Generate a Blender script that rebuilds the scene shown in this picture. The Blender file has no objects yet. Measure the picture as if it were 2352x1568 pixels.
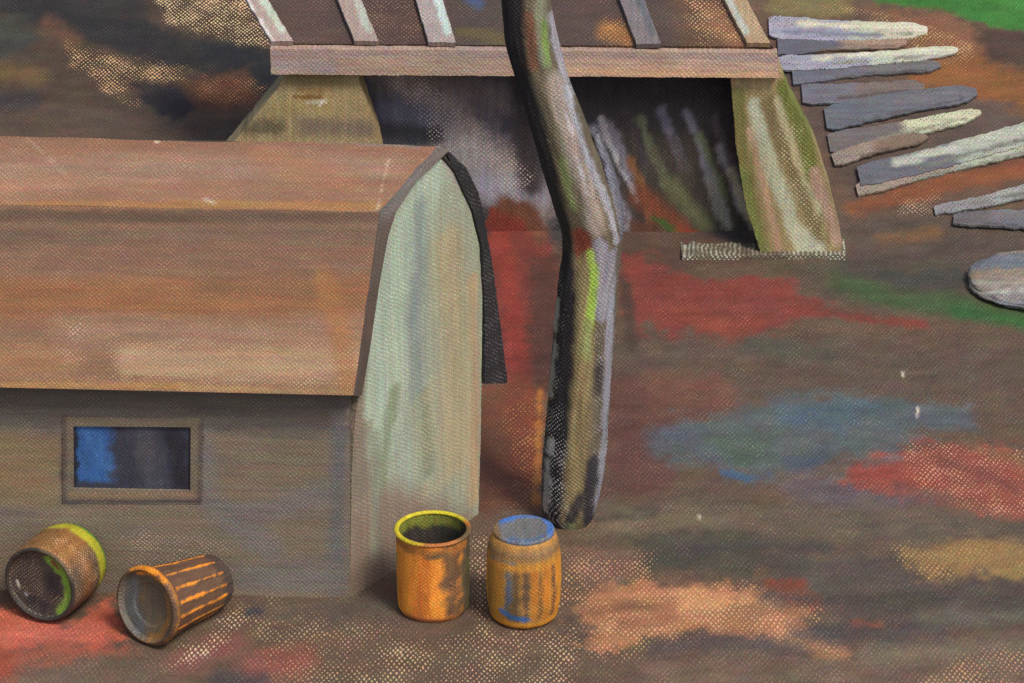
import bpy, math
import numpy as np
from mathutils import Vector

RNG = np.random.default_rng(7)
scene = bpy.context.scene
COL = scene.collection

# ------------------------------------------------------------------ camera
PITCH = math.radians(25.0)
DIST = 35.0
FPX = 9646.0                       # focal length in units of a 2352-wide picture
CX, CY = 1176.0, 784.0
CAM = np.array([0.0, -DIST * math.cos(PITCH), DIST * math.sin(PITCH)])
FWD = np.array([0.0, math.cos(PITCH), -math.sin(PITCH)])
RGT = np.array([1.0, 0.0, 0.0])
UPV = np.array([0.0, math.sin(PITCH), math.cos(PITCH)])


def ray(px):
    px = np.asarray(px, float)
    d = FWD + ((px[..., 0:1] - CX) / FPX) * RGT - ((px[..., 1:2] - CY) / FPX) * UPV
    return d


def on_plane(px, o, n):
    """points of a plane (o, n) seen at the given picture positions"""
    d = ray(px)
    n = np.asarray(n, float)
    t = np.dot(np.asarray(o) - CAM, n) / (d @ n)
    return CAM + d * t[..., None]


# ------------------------------------------------------------------ terrain profile
SLOPE, Y0, SOFT = 0.42, 1.95, 0.45


def hz(y):
    d = np.asarray(y, float) - Y0
    return SLOPE * 0.5 * (d + np.sqrt(d * d + SOFT * SOFT)) - SLOPE * 0.5 * 0.006


def on_ground(px, lift=0.0):
    d = ray(px)
    t = np.full(d.shape[:-1], 25.0)
    lo, hi = t.copy(), np.full_like(t, 60.0)
    for _ in range(50):
        mid = 0.5 * (lo + hi)
        p = CAM + d * mid[..., None]
        above = p[..., 2] > hz(p[..., 1]) + lift
        lo = np.where(above, mid, lo)
        hi = np.where(above, hi, mid)
    return CAM + d * lo[..., None]


_ys = np.linspace(-60, 60, 24001)
_f = 280.0 * (math.sin(PITCH) + math.cos(PITCH) * np.gradient(hz(_ys), _ys))
_V = np.concatenate([[0], np.cumsum(_f[:-1] * np.diff(_ys))])
_V -= np.interp(0, _ys, _V)


def vprof(y):                      # length along the ground profile, stretched on the flat
    return np.interp(y, _ys, _V)


# ------------------------------------------------------------------ colour and noise helpers
def lin(c):
    c = np.asarray(c, float) / 255.0
    return np.where(c <= 0.04045, c / 12.92, ((c + 0.055) / 1.055) ** 2.4)


def _hash(ix, iy, seed):
    h = (ix.astype(np.int64) * 374761393 + iy.astype(np.int64) * 668265263 + seed * 974711) & 0x7FFFFFFF
    h = ((h ^ (h >> 13)) * 1274126177) & 0x7FFFFFFF
    h = h ^ (h >> 16)
    return (h & 0xFFFF) / 65535.0


def vnoise(x, y, seed=0):
    x = np.asarray(x, float); y = np.asarray(y, float)
    ix = np.floor(x); iy = np.floor(y)
    fx = x - ix; fy = y - iy
    fx = fx * fx * (3 - 2 * fx); fy = fy * fy * (3 - 2 * fy)
    a = _hash(ix, iy, seed); b = _hash(ix + 1, iy, seed)
    c = _hash(ix, iy + 1, seed); d = _hash(ix + 1, iy + 1, seed)
    return (a * (1 - fx) + b * fx) * (1 - fy) + (c * (1 - fx) + d * fx) * fy


def fbm(x, y, seed=0, octv=3):
    s, amp, tot = 0, 1.0, 0
    for k in range(octv):
        s = s + amp * vnoise(x * 2 ** k, y * 2 ** k, seed + 17 * k)
        tot += amp
        amp *= 0.55
    return s / tot - 0.5           # about -0.5 .. 0.5


def sstep(a, b, x):
    t = np.clip((x - a) / (b - a + 1e-9), 0, 1)
    return t * t * (3 - 2 * t)


class Paint:
    """pigment of one surface: strokes laid in the surface's own two coordinates"""

    def __init__(self, P, base, to2d=None, amount=0.3, vary=0.16, grain=(60, 16), seed=1):
        self.P = np.asarray(P, float)
        self.to2d = to2d or (lambda q: np.asarray(q, float))
        n = len(self.P)
        self.col = np.tile(lin(base), (n, 1))
        self.fl = np.tile(self.bright(lin(base)), (n, 1))
        self.am = np.full(n, float(amount) * 0.72)
        self.seed = seed
        self.vary = vary
        self.grain = grain

    @staticmethod
    def bright(c):
        return np.clip(np.asarray(c) * 1.45 + np.array([0.022, 0.017, 0.012]), 0, 0.9)

    def _d_line(self, P, q):
        best = np.full(len(P), 1e9)
        for a, b in zip(q[:-1], q[1:]):
            ab = b - a
            t = np.clip(((P - a) @ ab) / (ab @ ab + 1e-9), 0, 1)
            e = P - (a + t[:, None] * ab)
            best = np.minimum(best, np.hypot(e[:, 0], e[:, 1]))
        return best

    def _mask(self, kind, pts, width, soft, rough, scale):
        q = np.atleast_2d(self.to2d(np.asarray(pts, float)))
        m = width + soft * 2 + rough + 4
        lo, hi = q.min(0) - m, q.max(0) + m
        idx = np.nonzero(((self.P >= lo) & (self.P <= hi)).all(1))[0]
        P = self.P[idx]
        if not len(P):
            return idx, np.zeros(0)
        if kind == 'line':
            d = self._d_line(P, q) - width / 2
        else:
            inside = np.zeros(len(P), bool)
            qq = np.vstack([q, q[:1]])
            for a, b in zip(qq[:-1], qq[1:]):
                c = (a[1] > P[:, 1]) != (b[1] > P[:, 1])
                xi = a[0] + (P[:, 1] - a[1]) * (b[0] - a[0]) / (b[1] - a[1] + 1e-12)
                inside ^= c & (P[:, 0] < xi)
            d = self._d_line(P, qq)
            d = np.where(inside, -d, d)
        self.seed += 1
        d = d + rough * (1.7 * fbm(P[:, 0] / scale[0], P[:, 1] / scale[1], self.seed, 4) + 1.1 * fbm(P[:, 0] / 15, P[:, 1] / 11, self.seed + 7, 2))
        return idx, 1 - sstep(-soft, soft, d)

    def poly(self, pts, c, soft=10, op=1.0, rough=14, scale=None):
        i, m = self._mask('poly', pts, 0, soft, rough, scale or self.grain)
        self._lay(i, m * op, c)
        return self

    def line(self, pts, width, c, soft=6, op=1.0, rough=8, scale=None):
        i, m = self._mask('line', pts, width, soft, rough, scale or self.grain)
        self._lay(i, m * op, c)
        return self

    def _lay(self, i, m, c):
        c = lin(c)
        m = m[:, None]
        P = self.P[i]
        v = 1 + self.vary * 1.6 * fbm(P[:, 0] / self.grain[0], P[:, 1] / self.grain[1], self.seed + 50, 3)[:, None]
        self.col[i] = self.col[i] * (1 - m) + c * v * m
        self.fl[i] = self.fl[i] * (1 - m) + self.bright(c) * m

    def fleck(self, pts, c, amount, kind='poly', width=0, soft=14, rough=20, op=1.0):
        i, m = self._mask(kind, pts, width, soft, rough, self.grain)
        m = m * op
        amount = amount * 0.70
        self.fl[i] = self.fl[i] * (1 - m[:, None]) + lin(c) * 0.9 * m[:, None]
        self.am[i] = self.am[i] * (1 - m) + amount * m
        return self

    def mottle(self, amp=0.25, sx=120, sy=40, tint=0.06):
        x, y = self.P[:, 0], self.P[:, 1]
        n = fbm(x / sx, y / sy, self.seed + 90, 4)
        t = fbm(x / (sx * 1.7), y / (sy * 1.7), self.seed + 130, 3)
        f = 1 + 2 * amp * n[:, None] + 2 * tint * t[:, None] * np.array([1.0, 0.0, -1.0])
        self.col *= f
        self.fl *= 0.5 + 0.5 * f
        return self


# ------------------------------------------------------------------ material
def painted_material(name, rough=0.72, streak=(0.006, 0.09), streak_amt=0.34, weave=(10.6, 9.6), spec=0.25,
                     bump=0.35, speck=0.42, hue=0.19):
    m = bpy.data.materials.new(name)
    m.use_nodes = True
    nt = m.node_tree
    nt.nodes.clear()
    N, L = nt.nodes.new, nt.links.new

    def math_(op, a, b=None, c=None):
        n = N('ShaderNodeMath'); n.operation = op
        for k, v in enumerate((a, b, c)):
            if v is None:
                continue
            if isinstance(v, (int, float)):
                n.inputs[k].default_value = v
            else:
                L(v, n.inputs[k])
        return n.outputs[0]

    out = N('ShaderNodeOutputMaterial')
    bs = N('ShaderNodeBsdfPrincipled')
    L(bs.outputs[0], out.inputs[0])
    bs.inputs['Roughness'].default_value = rough
    bs.inputs['Specular IOR Level'].default_value = spec
    uv = N('ShaderNodeUVMap'); uv.uv_map = 'canvas'
    sep = N('ShaderNodeSeparateXYZ'); L(uv.outputs[0], sep.inputs[0])

    def noise(scale_uv, detail=3.0, rough_=0.55):
        mp = N('ShaderNodeMapping'); L(uv.outputs[0], mp.inputs[0])
        mp.inputs['Scale'].default_value = (scale_uv[0], scale_uv[1], 1)
        n = N('ShaderNodeTexNoise'); n.noise_dimensions = '2D'
        n.inputs['Scale'].default_value = 1.0
        n.inputs['Detail'].default_value = detail
        n.inputs['Roughness'].default_value = rough_
        L(mp.outputs[0], n.inputs['Vector'])
        return n.outputs['Fac']

    wob = noise((0.03, 0.03), 2)
    wob2 = noise((0.045, 0.026), 2)
    u = math_('MULTIPLY_ADD', math_('SUBTRACT', wob, 0.5), 9.0, sep.outputs[0])
    v = math_('MULTIPLY_ADD', math_('SUBTRACT', wob2, 0.5), 9.0, sep.outputs[1])
    su = math_('SINE', math_('MULTIPLY', u, 2 * math.pi / weave[0]))
    sv = math_('SINE', math_('MULTIPLY', v, 2 * math.pi / weave[1]))
    knots = math_('MULTIPLY_ADD', math_('MULTIPLY', su, sv), 0.5, 0.5)      # thread crossings
    knots = math_('POWER', knots, 1.5)
    fine = noise((0.16, 0.16), 2)
    mid = noise((0.016, 0.026), 4)
    h = math_('ADD', math_('MULTIPLY', knots, 0.72),
              math_('ADD', math_('MULTIPLY', fine, 0.62), math_('MULTIPLY', mid, 0.85)))
    h = math_('SUBTRACT', h, 0.56)                                            # about 0 .. 1

    col = N('ShaderNodeAttribute'); col.attribute_name = 'pigment'
    flk = N('ShaderNodeAttribute'); flk.attribute_name = 'thread'
    amt = flk.outputs['Alpha']
    e0 = math_('SUBTRACT', 0.98, amt)
    mr = N('ShaderNodeMapRange'); mr.interpolation_type = 'SMOOTHSTEP'
    L(h, mr.inputs['Value'])
    L(math_('SUBTRACT', e0, 0.13), mr.inputs['From Min'])
    L(math_('ADD', e0, 0.20), mr.inputs['From Max'])
    mask = mr.outputs[0]

    st = noise(streak, 5, 0.65)
    sp = noise((0.33, 0.30), 1)
    gain = math_('MULTIPLY_ADD', math_('SUBTRACT', st, 0.5), streak_amt * 2, 1.0)
    gain = math_('ADD', gain, math_('MULTIPLY', math_('SUBTRACT', sp, 0.5), speck * 2))
    gain = math_('ADD', gain, math_('MULTIPLY', math_('SUBTRACT', knots, 0.5), 0.13))
    mx = N('ShaderNodeMix'); mx.data_type = 'RGBA'; mx.blend_type = 'MIX'
    L(mask, mx.inputs[0]); L(col.outputs['Color'], mx.inputs[6]); L(flk.outputs['Color'], mx.inputs[7])
    def tint(scale_uv, lo, hi):
        mp = N('ShaderNodeMapping'); L(uv.outputs[0], mp.inputs[0])
        mp.inputs['Scale'].default_value = (scale_uv[0], scale_uv[1], 1)
        n = N('ShaderNodeTexNoise'); n.noise_dimensions = '2D'
        n.inputs['Scale'].default_value = 1.0; n.inputs['Detail'].default_value = 2.0
        L(mp.outputs[0], n.inputs['Vector'])
        q = N('ShaderNodeVectorMath'); q.operation = 'MULTIPLY_ADD'
        L(n.outputs['Color'], q.inputs[0])
        q.inputs[1].default_value = (hi - lo,) * 3; q.inputs[2].default_value = (lo,) * 3
        return q.outputs[0]

    tm = N('ShaderNodeVectorMath'); tm.operation = 'MULTIPLY'
    L(tint((0.11, 0.11), 1 - hue, 1 + hue), tm.inputs[0]); L(tint((streak[0] * 2.2, streak[1] * 0.7), 1 - hue * 0.8, 1 + hue * 0.8), tm.inputs[1])
    tv = N('ShaderNodeVectorMath'); tv.operation = 'MULTIPLY'
    L(mx.outputs[2], tv.inputs[0]); L(tm.outputs[0], tv.inputs[1])
    vm = N('ShaderNodeVectorMath'); vm.operation = 'SCALE'
    L(tv.outputs[0], vm.inputs[0]); L(gain, vm.inputs['Scale'])
    L(vm.outputs[0], bs.inputs['Base Color'])
    bp = N('ShaderNodeBump')
    bp.inputs['Strength'].default_value = bump
    bp.inputs['Distance'].default_value = 0.012
    L(math_('ADD', math_('MULTIPLY', knots, 0.6), math_('MULTIPLY', st, 0.7)), bp.inputs['Height'])
    L(bp.outputs[0], bs.inputs['Normal'])
    return m


# ------------------------------------------------------------------ mesh helpers
def link_mesh(name, V, F, UV, paint, mat, parent=None, smooth=True):
    """one mesh object from vertex array, quad array, per-vertex uv and pigment"""
    V = np.asarray(V, np.float32); F = np.asarray(F, np.int32)
    me = bpy.data.meshes.new(name)
    me.vertices.add(len(V)); me.vertices.foreach_set('co', V.ravel())
    nl = F.size
    me.loops.add(nl); me.loops.foreach_set('vertex_index', F.ravel())
    me.polygons.add(len(F))
    me.polygons.foreach_set('loop_start', np.arange(0, nl, 4, dtype=np.int32))
    me.polygons.foreach_set('loop_total', np.full(len(F), 4, np.int32))
    me.update(calc_edges=True)
    uvl = me.uv_layers.new(name='canvas')
    uvl.data.foreach_set('uv', np.asarray(UV, np.float32)[F.ravel()].ravel())
    a = me.color_attributes.new('pigment', 'FLOAT_COLOR', 'POINT')
    b = me.color_attributes.new('thread', 'FLOAT_COLOR', 'POINT')
    one = np.ones((len(V), 1))
    a.data.foreach_set('color', np.clip(np.hstack([paint.col, one]), 0.004, 0.95).astype(np.float32).ravel())
    b.data.foreach_set('color', np.clip(np.hstack([paint.fl, paint.am[:, None]]), 0.0, 0.98).astype(np.float32).ravel())
    me.polygons.foreach_set('use_smooth', np.full(len(F), bool(smooth)))
    me.materials.append(mat)
    me.validate(clean_customdata=False)
    o = bpy.data.objects.new(name, me)
    COL.objects.link(o)
    if parent is not None:
        o.parent = parent
        o.matrix_parent_inverse = parent.matrix_world.inverted()
    return o


def grid_faces(N, M, off=0, flip=False):
    i = np.arange(N * M).reshape(N, M) + off
    f = np.stack([i[:-1, :-1], i[:-1, 1:], i[1:, 1:], i[1:, :-1]], -1).reshape(-1, 4)
    return f[:, ::-1] if flip else f


def slab_mesh(G, back):
    """thick sheet: grid G (N,M,3) as its front, the same grid moved by `back` as its rear, and four edges"""
    N, M, _ = G.shape
    K = N * M
    V = np.vstack([G.reshape(-1, 3), (G + back).reshape(-1, 3)])
    i = np.arange(K).reshape(N, M)
    e = []
    for a in (i[0, ::-1], i[-1, :], i[:, 0], i[::-1, -1]):
        e.append(np.stack([a[:-1], a[1:], a[1:] + K, a[:-1] + K], -1))
    F = np.vstack([grid_faces(N, M, 0, True), grid_faces(N, M, K, False)] + e)
    return V, F


def empty(name, loc):
    o = bpy.data.objects.new(name, None)
    o.location = Vector(loc)
    o.empty_display_size = 0.2
    COL.objects.link(o)
    bpy.context.view_layer.update()
    return o


def tag(o, label, cat, group=None):
    o['label'] = label; o['category'] = cat
    if group:
        o['group'] = group
    return o


class Plane:
    """a flat surface with its own two coordinates, in about picture units"""

    def __init__(self, o, n, e1):
        self.o = np.asarray(o, float)
        self.n = np.asarray(n, float) / np.linalg.norm(n)
        self.e1 = np.asarray(e1, float) / np.linalg.norm(e1)
        self.e2 = np.cross(self.n, self.e1)
        if self.e2[2] > 0:
            self.e2 = -self.e2
        s = FPX / np.dot(self.o - CAM, FWD)
        proj = lambda e: max(0.25, np.linalg.norm([e @ RGT, e @ UPV]))
        self.s1, self.s2 = s * proj(self.e1), s * proj(self.e2)

    def at(self, px):
        return on_plane(px, self.o, self.n)

    def c2(self, X):
        d = X - self.o
        return np.stack([d @ self.e1 * self.s1, d @ self.e2 * self.s2], -1)

    def to2d(self, px):
        return self.c2(self.at(px))


def resample(pts, n):
    pts = np.asarray(pts, float)
    s = np.concatenate([[0], np.cumsum(np.linalg.norm(np.diff(pts, axis=0), axis=1))])
    t = np.linspace(0, s[-1], n)
    return np.stack([np.interp(t, s, pts[:, k]) for k in range(pts.shape[1])], -1)


def ragged(pts, amp, step, seed):
    n = len(pts)
    k = np.arange(n)
    return pts + amp * np.stack([fbm(k / step, k * 0 + 3.3, seed, 3), fbm(k / step, k * 0 + 9.1, seed + 5, 3)], -1)


def loft(left, right, N, M):
    t = np.linspace(0, 1, M)[None, :, None]
    return left[:, None, :] * (1 - t) + right[:, None, :] * t


def sheet(name, plane, left_px, right_px, base, mat, parent=None, thick=0.06, step=5.0, rag=3.0, strokes=None,
          amount=0.3, seed=1, grain=(60, 16), mottle=(0.14, 90, 40), arc=False, lift=0.0):
    """board or wall of real thickness bounded by two edges on a plane"""
    left_px = np.asarray(left_px, float); right_px = np.asarray(right_px, float)
    h = max(np.abs(np.diff(left_px, axis=0)).sum(), np.abs(np.diff(right_px, axis=0)).sum()) * 0.8
    w = np.abs(left_px.mean(0) - right_px.mean(0)).sum()
    N = int(max(4, h / step)); M = int(max(4, w / step))
    if arc:
        l, r = resample(left_px, N), resample(right_px, N)
    else:
        y0 = np.linspace(left_px[0, 1], left_px[-1, 1], N); y1 = np.linspace(right_px[0, 1], right_px[-1, 1], N)
        l = np.stack([np.interp(y0, left_px[:, 1], left_px[:, 0]), y0], -1)
        r = np.stack([np.interp(y1, right_px[:, 1], right_px[:, 0]), y1], -1)
    l = ragged(l, rag * 2, 3.0, seed); r = ragged(r, rag * 2, 3.0, seed + 40)
    G2 = loft(l, r, N, M)
    # uneven ends
    k = np.arange(M)
    end = rag * 2 * fbm(k / 3.0, k * 0 + 1.7, seed + 80, 3)
    G2[0, :, :] += np.stack([0 * end, end], -1); G2[-1, :, :] += np.stack([0 * end, end[::-1]], -1)
    G = plane.at(G2.reshape(-1, 2)).reshape(N, M, 3) + plane.n * lift
    c = plane.c2(G.reshape(-1, 3))
    p = Paint(c, base, plane.to2d, amount=amount, seed=seed, grain=grain)
    if strokes:
        strokes(p)
    if mottle:
        p.mottle(*mottle)
    V, F = slab_mesh(G, -plane.n * thick)
    p.col = np.vstack([p.col, p.col]); p.fl = np.vstack([p.fl, p.fl]); p.am = np.concatenate([p.am, p.am])
    return link_mesh(name, V, F, np.vstack([c, c + thick * 260 * np.array([0.7, 0.7])]), p, mat, parent, smooth=False)


# ------------------------------------------------------------------ materials
M_GROUND = painted_material('dry_earth_paint', rough=0.85, streak=(0.007, 0.045), streak_amt=0.30)
M_ROOF = painted_material('roof_board_paint', streak=(0.004, 0.08), streak_amt=0.17, rough=0.7)
M_WALL = painted_material('plaster_paint', streak=(0.004, 0.07), streak_amt=0.26, rough=0.8)
M_GABLE = painted_material('limewash_paint', streak=(0.10, 0.004), streak_amt=0.24, rough=0.75)
M_WOOD = painted_material('weathered_board_paint', streak=(0.008, 0.14), streak_amt=0.34, rough=0.7)
M_BATTEN = painted_material('batten_paint', streak=(0.11, 0.010), streak_amt=0.30, rough=0.75)
M_STONE = painted_material('pier_stone_paint', streak=(0.08, 0.010), streak_amt=0.35, rough=0.85)
M_BARK = painted_material('bark_paint', streak=(0.09, 0.008), streak_amt=0.45, rough=0.9, bump=0.6)
M_DRUM = painted_material('drum_paint', streak=(0.06, 0.012), streak_amt=0.40, rough=0.6, spec=0.35)
M_GLASS = painted_material('window_glass_paint', streak=(0.05, 0.02), streak_amt=0.4, rough=0.4, spec=0.4, bump=0.15)
M_ROCK = painted_material('boulder_paint', streak=(0.006, 0.10), streak_amt=0.35, rough=0.85)

CREAM = (206, 172, 128)

# ------------------------------------------------------------------ ground
def lines(lo, hi, step, far):
    core = np.arange(lo, hi + step, step)
    out, s, x = [], step, core[-1]
    while x < far:
        s *= 1.35; x += s; out.append(x)
    inn, s, x = [], step, core[0]
    while x > -far:
        s *= 1.35; x -= s; inn.append(x)
    return np.array(inn[::-1] + list(core) + out)


def build_ground():
    xs = lines(-4.9, 4.9, 0.0165, 150.0)
    ys = lines(-7.3, 5.6, 0.024, 150.0)
    X, Y = np.meshgrid(xs, ys)
    core = (np.abs(X) < 6) & (Y < 7) & (Y > -9)
    Z = hz(Y)
    bump = 0.05 * fbm(X * 1.3, Y * 1.3, 4, 3) + 0.022 * fbm(X * 6, Y * 5, 9, 3)
    Z = Z + np.where(core, bump, 0.0)
    far = np.clip((Y - 8) / 40, 0, 1)
    Z = Z * (1 - far) + far * (hz(np.minimum(Y, 48)) * 0.75 + 4 * fbm(X * 0.03, Y * 0.03, 3, 3))
    V = np.stack([X, Y, Z], -1).reshape(-1, 3)
    c = np.stack([V[:, 0] * 280, -vprof(np.clip(V[:, 1], -59, 59))], -1)

    def to2d(px):
        g = on_ground(px)
        return np.stack([g[:, 0] * 280, -vprof(g[:, 1])], -1)

    p = Paint(c, (95, 77, 62), to2d, amount=0.26, vary=0.2, grain=(70, 22), seed=11)
    P = lambda pts, c, soft=10, op=0.95, rough=18: p.poly(pts, c, soft * 1.35, op, rough * 1.3)
    Ln = lambda pts, w, c, soft=6, op=0.92, rough=10: p.line(pts, w, c, soft * 1.4, op, rough * 1.2)
    Fl = p.fleck
    # --- hillside, upper left
    P([(-200, -200), (640, -200), (640, 320), (-200, 320)], (68, 56, 46), 20)
    P([(70, -60), (330, -60), (340, 60), (430, 110), (330, 120), (200, 80), (90, 50)], (50, 46, 44), 12)
    P([(-100, 235), (640, 235), (640, 330), (-100, 330)], (80, 66, 55), 25)
    Ln([(40, 5), (250, 70), (400, 112), (560, 140), (640, 165)], 92, (44, 42, 41), 9, rough=16)
    Ln([(480, 118), (600, 155), (640, 240)], 60, (38, 39, 41), 9)
    Ln([(150, 40), (260, 85), (330, 105)], 50, (44, 42, 43), 9)
    P([(-100, 30), (60, 40), (90, 90), (40, 130), (-100, 140)], (58, 58, 52), 16)
    P([(310, 190), (400, 195), (450, 235), (430, 270), (370, 268), (320, 230)], (48, 44, 47), 9)
    Ln([(0, 240), (70, 230)], 50, (58, 52, 52), 14)
    P([(420, 190), (560, 170), (590, 230), (520, 270), (450, 230)], (104, 68, 48), 18)
    Ln([(0, 165), (90, 175)], 40, (98, 78, 50), 16)
    Ln([(110, 60), (170, 95)], 44, (92, 68, 52), 14)
    Fl([(330, -40), (600, -40), (630, 110), (480, 85), (380, 45)], (222, 190, 142), 0.58)
    Fl([(140, 90), (220, 120), (420, 150), (430, 190), (330, 185), (260, 215), (170, 150)], (214, 172, 122), 0.55)
    Fl([(230, 190), (330, 230), (300, 250)], (190, 150, 110), 0.45)
    Fl([(430, 165), (620, 190), (600, 260), (480, 240)], (190, 135, 95), 0.45)
    # --- under and behind the open shed
    P([(640, 120), (1760, 120), (1720, 560), (1000, 560), (640, 330)], (58, 54, 56), 20)  # shade beneath the shed roof painted dark into the earth
    P([(1080, 350), (1250, 360), (1270, 480), (1220, 520), (1120, 480)], (112, 106, 112), 22, rough=20)
    Ln([(1120, 400), (1240, 420)], 26, (132, 126, 128), 14, op=.7)
    # --- red earth between barn and trunk
    P([(1105, 560), (1120, 490), (1170, 452), (1235, 480), (1270, 560), (1285, 700), (1260, 800), (1245, 890), (1160, 900), (1130, 700)],
      (112, 54, 46), 10)
    Ln([(1165, 470), (1215, 490), (1240, 540)], 40, (108, 72, 54), 12)
    Ln([(1145, 520), (1170, 650), (1190, 820)], 46, (132, 56, 46), 10)
    P([(1210, 600), (1290, 580), (1290, 900), (1225, 900)], (78, 52, 45), 14)
    P([(1095, 880), (1250, 880), (1245, 1180), (1095, 1180)], (104, 66, 48), 10)
    Ln([(1180, 880), (1190, 1000), (1185, 1080)], 44, (116, 60, 46), 14, op=.7)
    Ln([(1215, 890), (1225, 1000), (1210, 1110)], 20, (122, 62, 44), 8)
    Ln([(1240, 900), (1238, 1000), (1232, 1150)], 12, (160, 100, 46), 5)
    Fl([(1160, 900), (1250, 900), (1245, 1170), (1180, 1170)], (176, 122, 72), 0.38)
    # --- right of the trunk
    P([(1400, 780), (2400, 790), (2400, 900), (1400, 930)], (90, 75, 63), 24)
    P([(1390, 850), (1520, 870), (1620, 960), (1540, 1120), (1380, 1140)], (92, 62, 54), 24)
    P([(1380, 480), (1560, 480), (1720, 600), (1500, 620), (1380, 600)], (84, 64, 54), 16)
    P([(1415, 580), (1500, 600), (1600, 640), (1760, 640), (1840, 620), (1845, 680), (1900, 700), (1810, 745), (1700, 778),
       (1600, 760), (1540, 770), (1490, 735), (1470, 770), (1430, 720)], (120, 58, 50), 13, 0.92, rough=22)
    Ln([(1560, 720), (1680, 752), (1740, 745)], 40, (134, 68, 52), 10, op=.8)
    Ln([(1800, 710), (1980, 735), (2120, 742)], 18, (124, 58, 48), 8, op=.8)
    Ln([(1430, 640), (1445, 720), (1450, 800)], 26, (76, 60, 52), 8)
    P([(1760, 600), (2210, 560), (2230, 700), (1960, 700), (1850, 660)], (78, 72, 58), 20)
    Ln([(1960, 610), (2100, 650), (2200, 640)], 50, (66, 64, 58), 18)
    Ln([(1930, 650), (2060, 690), (2200, 705), (2420, 735)], 46, (66, 86, 52), 16, op=.9)
    Ln([(2200, 720), (2420, 750)], 30, (52, 92, 46), 14)
    Ln([(1720, 790), (1900, 815)], 34, (78, 80, 66), 18, op=.7)
    P([(1490, 860), (1650, 850), (1700, 930), (1600, 1000), (1500, 960)], (108, 74, 60), 20, op=.8)
    # blue and green stains
    P([(1500, 1010), (1560, 960), (1700, 940), (1780, 905), (1950, 902), (2100, 920), (2225, 930), (2230, 985), (2120, 990),
       (2080, 1040), (1980, 1050), (1900, 1065), (1790, 1090), (1720, 1105), (1660, 1085), (1580, 1062), (1510, 1040)],
      (84, 91, 90), 17, 0.9, rough=22)
    P([(1780, 925), (1960, 905), (2060, 930), (1950, 960), (1800, 960)], (76, 92, 95), 14)
    Ln([(1790, 950), (1880, 965), (1930, 980)], 22, (76, 93, 104), 12, .7)
    Ln([(1500, 1000), (1600, 990)], 30, (86, 89, 96), 16, .7)
    P([(1620, 1000), (1780, 990), (1800, 1060), (1680, 1080)], (82, 94, 82), 14)
    Ln([(1660, 1085), (1720, 1102), (1770, 1092)], 9, (68, 94, 118), 4, .85, 9)
    Ln([(2110, 955), (2220, 960)], 34, (84, 89, 95), 16, .7)
    Ln([(1820, 1070), (1900, 1050)], 30, (70, 78, 86), 12)
    P([(1760, 1100), (2060, 1060), (2160, 1150), (1990, 1180), (1820, 1150)], (98, 86, 86), 16, op=.9)
    # salmon earth at the right
    P([(1930, 1110), (2010, 1040), (2120, 1005), (2420, 1050), (2420, 1190), (2240, 1185), (2140, 1150), (2040, 1140)],
      (136, 74, 60), 14, rough=22)
    Ln([(1960, 1090), (2080, 1095), (2160, 1110)], 30, (140, 68, 56), 10)
    Fl([(2070, 1000), (2420, 1040), (2420, 1180), (2200, 1170), (2080, 1100)], (204, 152, 116), 0.42)
    Ln([(2160, 1060), (2260, 1085), (2330, 1120)], 22, (112, 66, 56), 10, op=.8)
    Ln([(2060, 1120), (2160, 1140), (2260, 1165)], 16, (104, 72, 62), 9, op=.8)
    Ln([(2250, 1030), (2420, 1075)], 18, (124, 88, 62), 9, op=.8)
    Ln([(1990, 1070), (2060, 1050)], 14, (98, 88, 86), 8, op=.8)
    # brown and olive bands
    P([(1350, 1150), (2000, 1160), (2420, 1200), (2420, 1260), (1350, 1240)], (96, 83, 68), 22)
    Ln([(1330, 1222), (1450, 1195), (1620, 1190)], 26, (104, 92, 70), 12)
    Ln([(1370, 1195), (1500, 1182)], 14, (74, 70, 58), 8)
    P([(1450, 1240), (1560, 1215), (1730, 1225), (1770, 1280), (1720, 1330), (1600, 1322), (1490, 1300)], (72, 68, 56), 14)
    P([(1740, 1250), (2100, 1290), (2420, 1330), (2420, 1420), (2000, 1430), (1860, 1390), (1770, 1330)], (80, 71, 63), 18)
    P([(2070, 1275), (2230, 1238), (2420, 1245), (2420, 1335), (2230, 1320), (2120, 1315)], (140, 110, 68), 16)
    Fl([(2050, 1260), (2180, 1260), (2200, 1330), (2080, 1330)], (186, 150, 100), 0.45)
    P([(1300, 1270), (1450, 1270), (1480, 1340), (1340, 1350)], (112, 86, 72), 16)
    Fl([(1290, 1270), (1500, 1270), (1500, 1345), (1300, 1350)], (196, 150, 112), 0.42)
    # peach patch
    P([(1290, 1420), (1370, 1350), (1450, 1345), (1560, 1352), (1650, 1338), (1740, 1352), (1850, 1392), (1862, 1450), (1945, 1500),
       (1905, 1518), (1800, 1480), (1650, 1458), (1500, 1462), (1380, 1500), (1300, 1460)], (158, 108, 76), 9, rough=18)
    Fl([(1280, 1350), (1860, 1350), (1940, 1510), (1640, 1460), (1380, 1510), (1290, 1460)], (214, 168, 120), 0.42)
    Ln([(1330, 1400), (1460, 1392), (1540, 1410)], 18, (126, 88, 64), 10, op=.8)
    Ln([(1420, 1440), (1560, 1430)], 14, (132, 92, 66), 9, op=.7)
    P([(1560, 1356), (1660, 1345), (1720, 1370), (1640, 1410), (1560, 1400)], (190, 136, 94), 12, op=.8)
    Ln([(1520, 1345), (1600, 1330)], 14, (96, 74, 60), 7)
    P([(1740, 1320), (1850, 1345), (1890, 1400), (1800, 1390)], (122, 66, 48), 9)
    P([(1270, 1450), (1300, 1400), (1372, 1452), (1340, 1492)], (84, 70, 60), 9)
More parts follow.
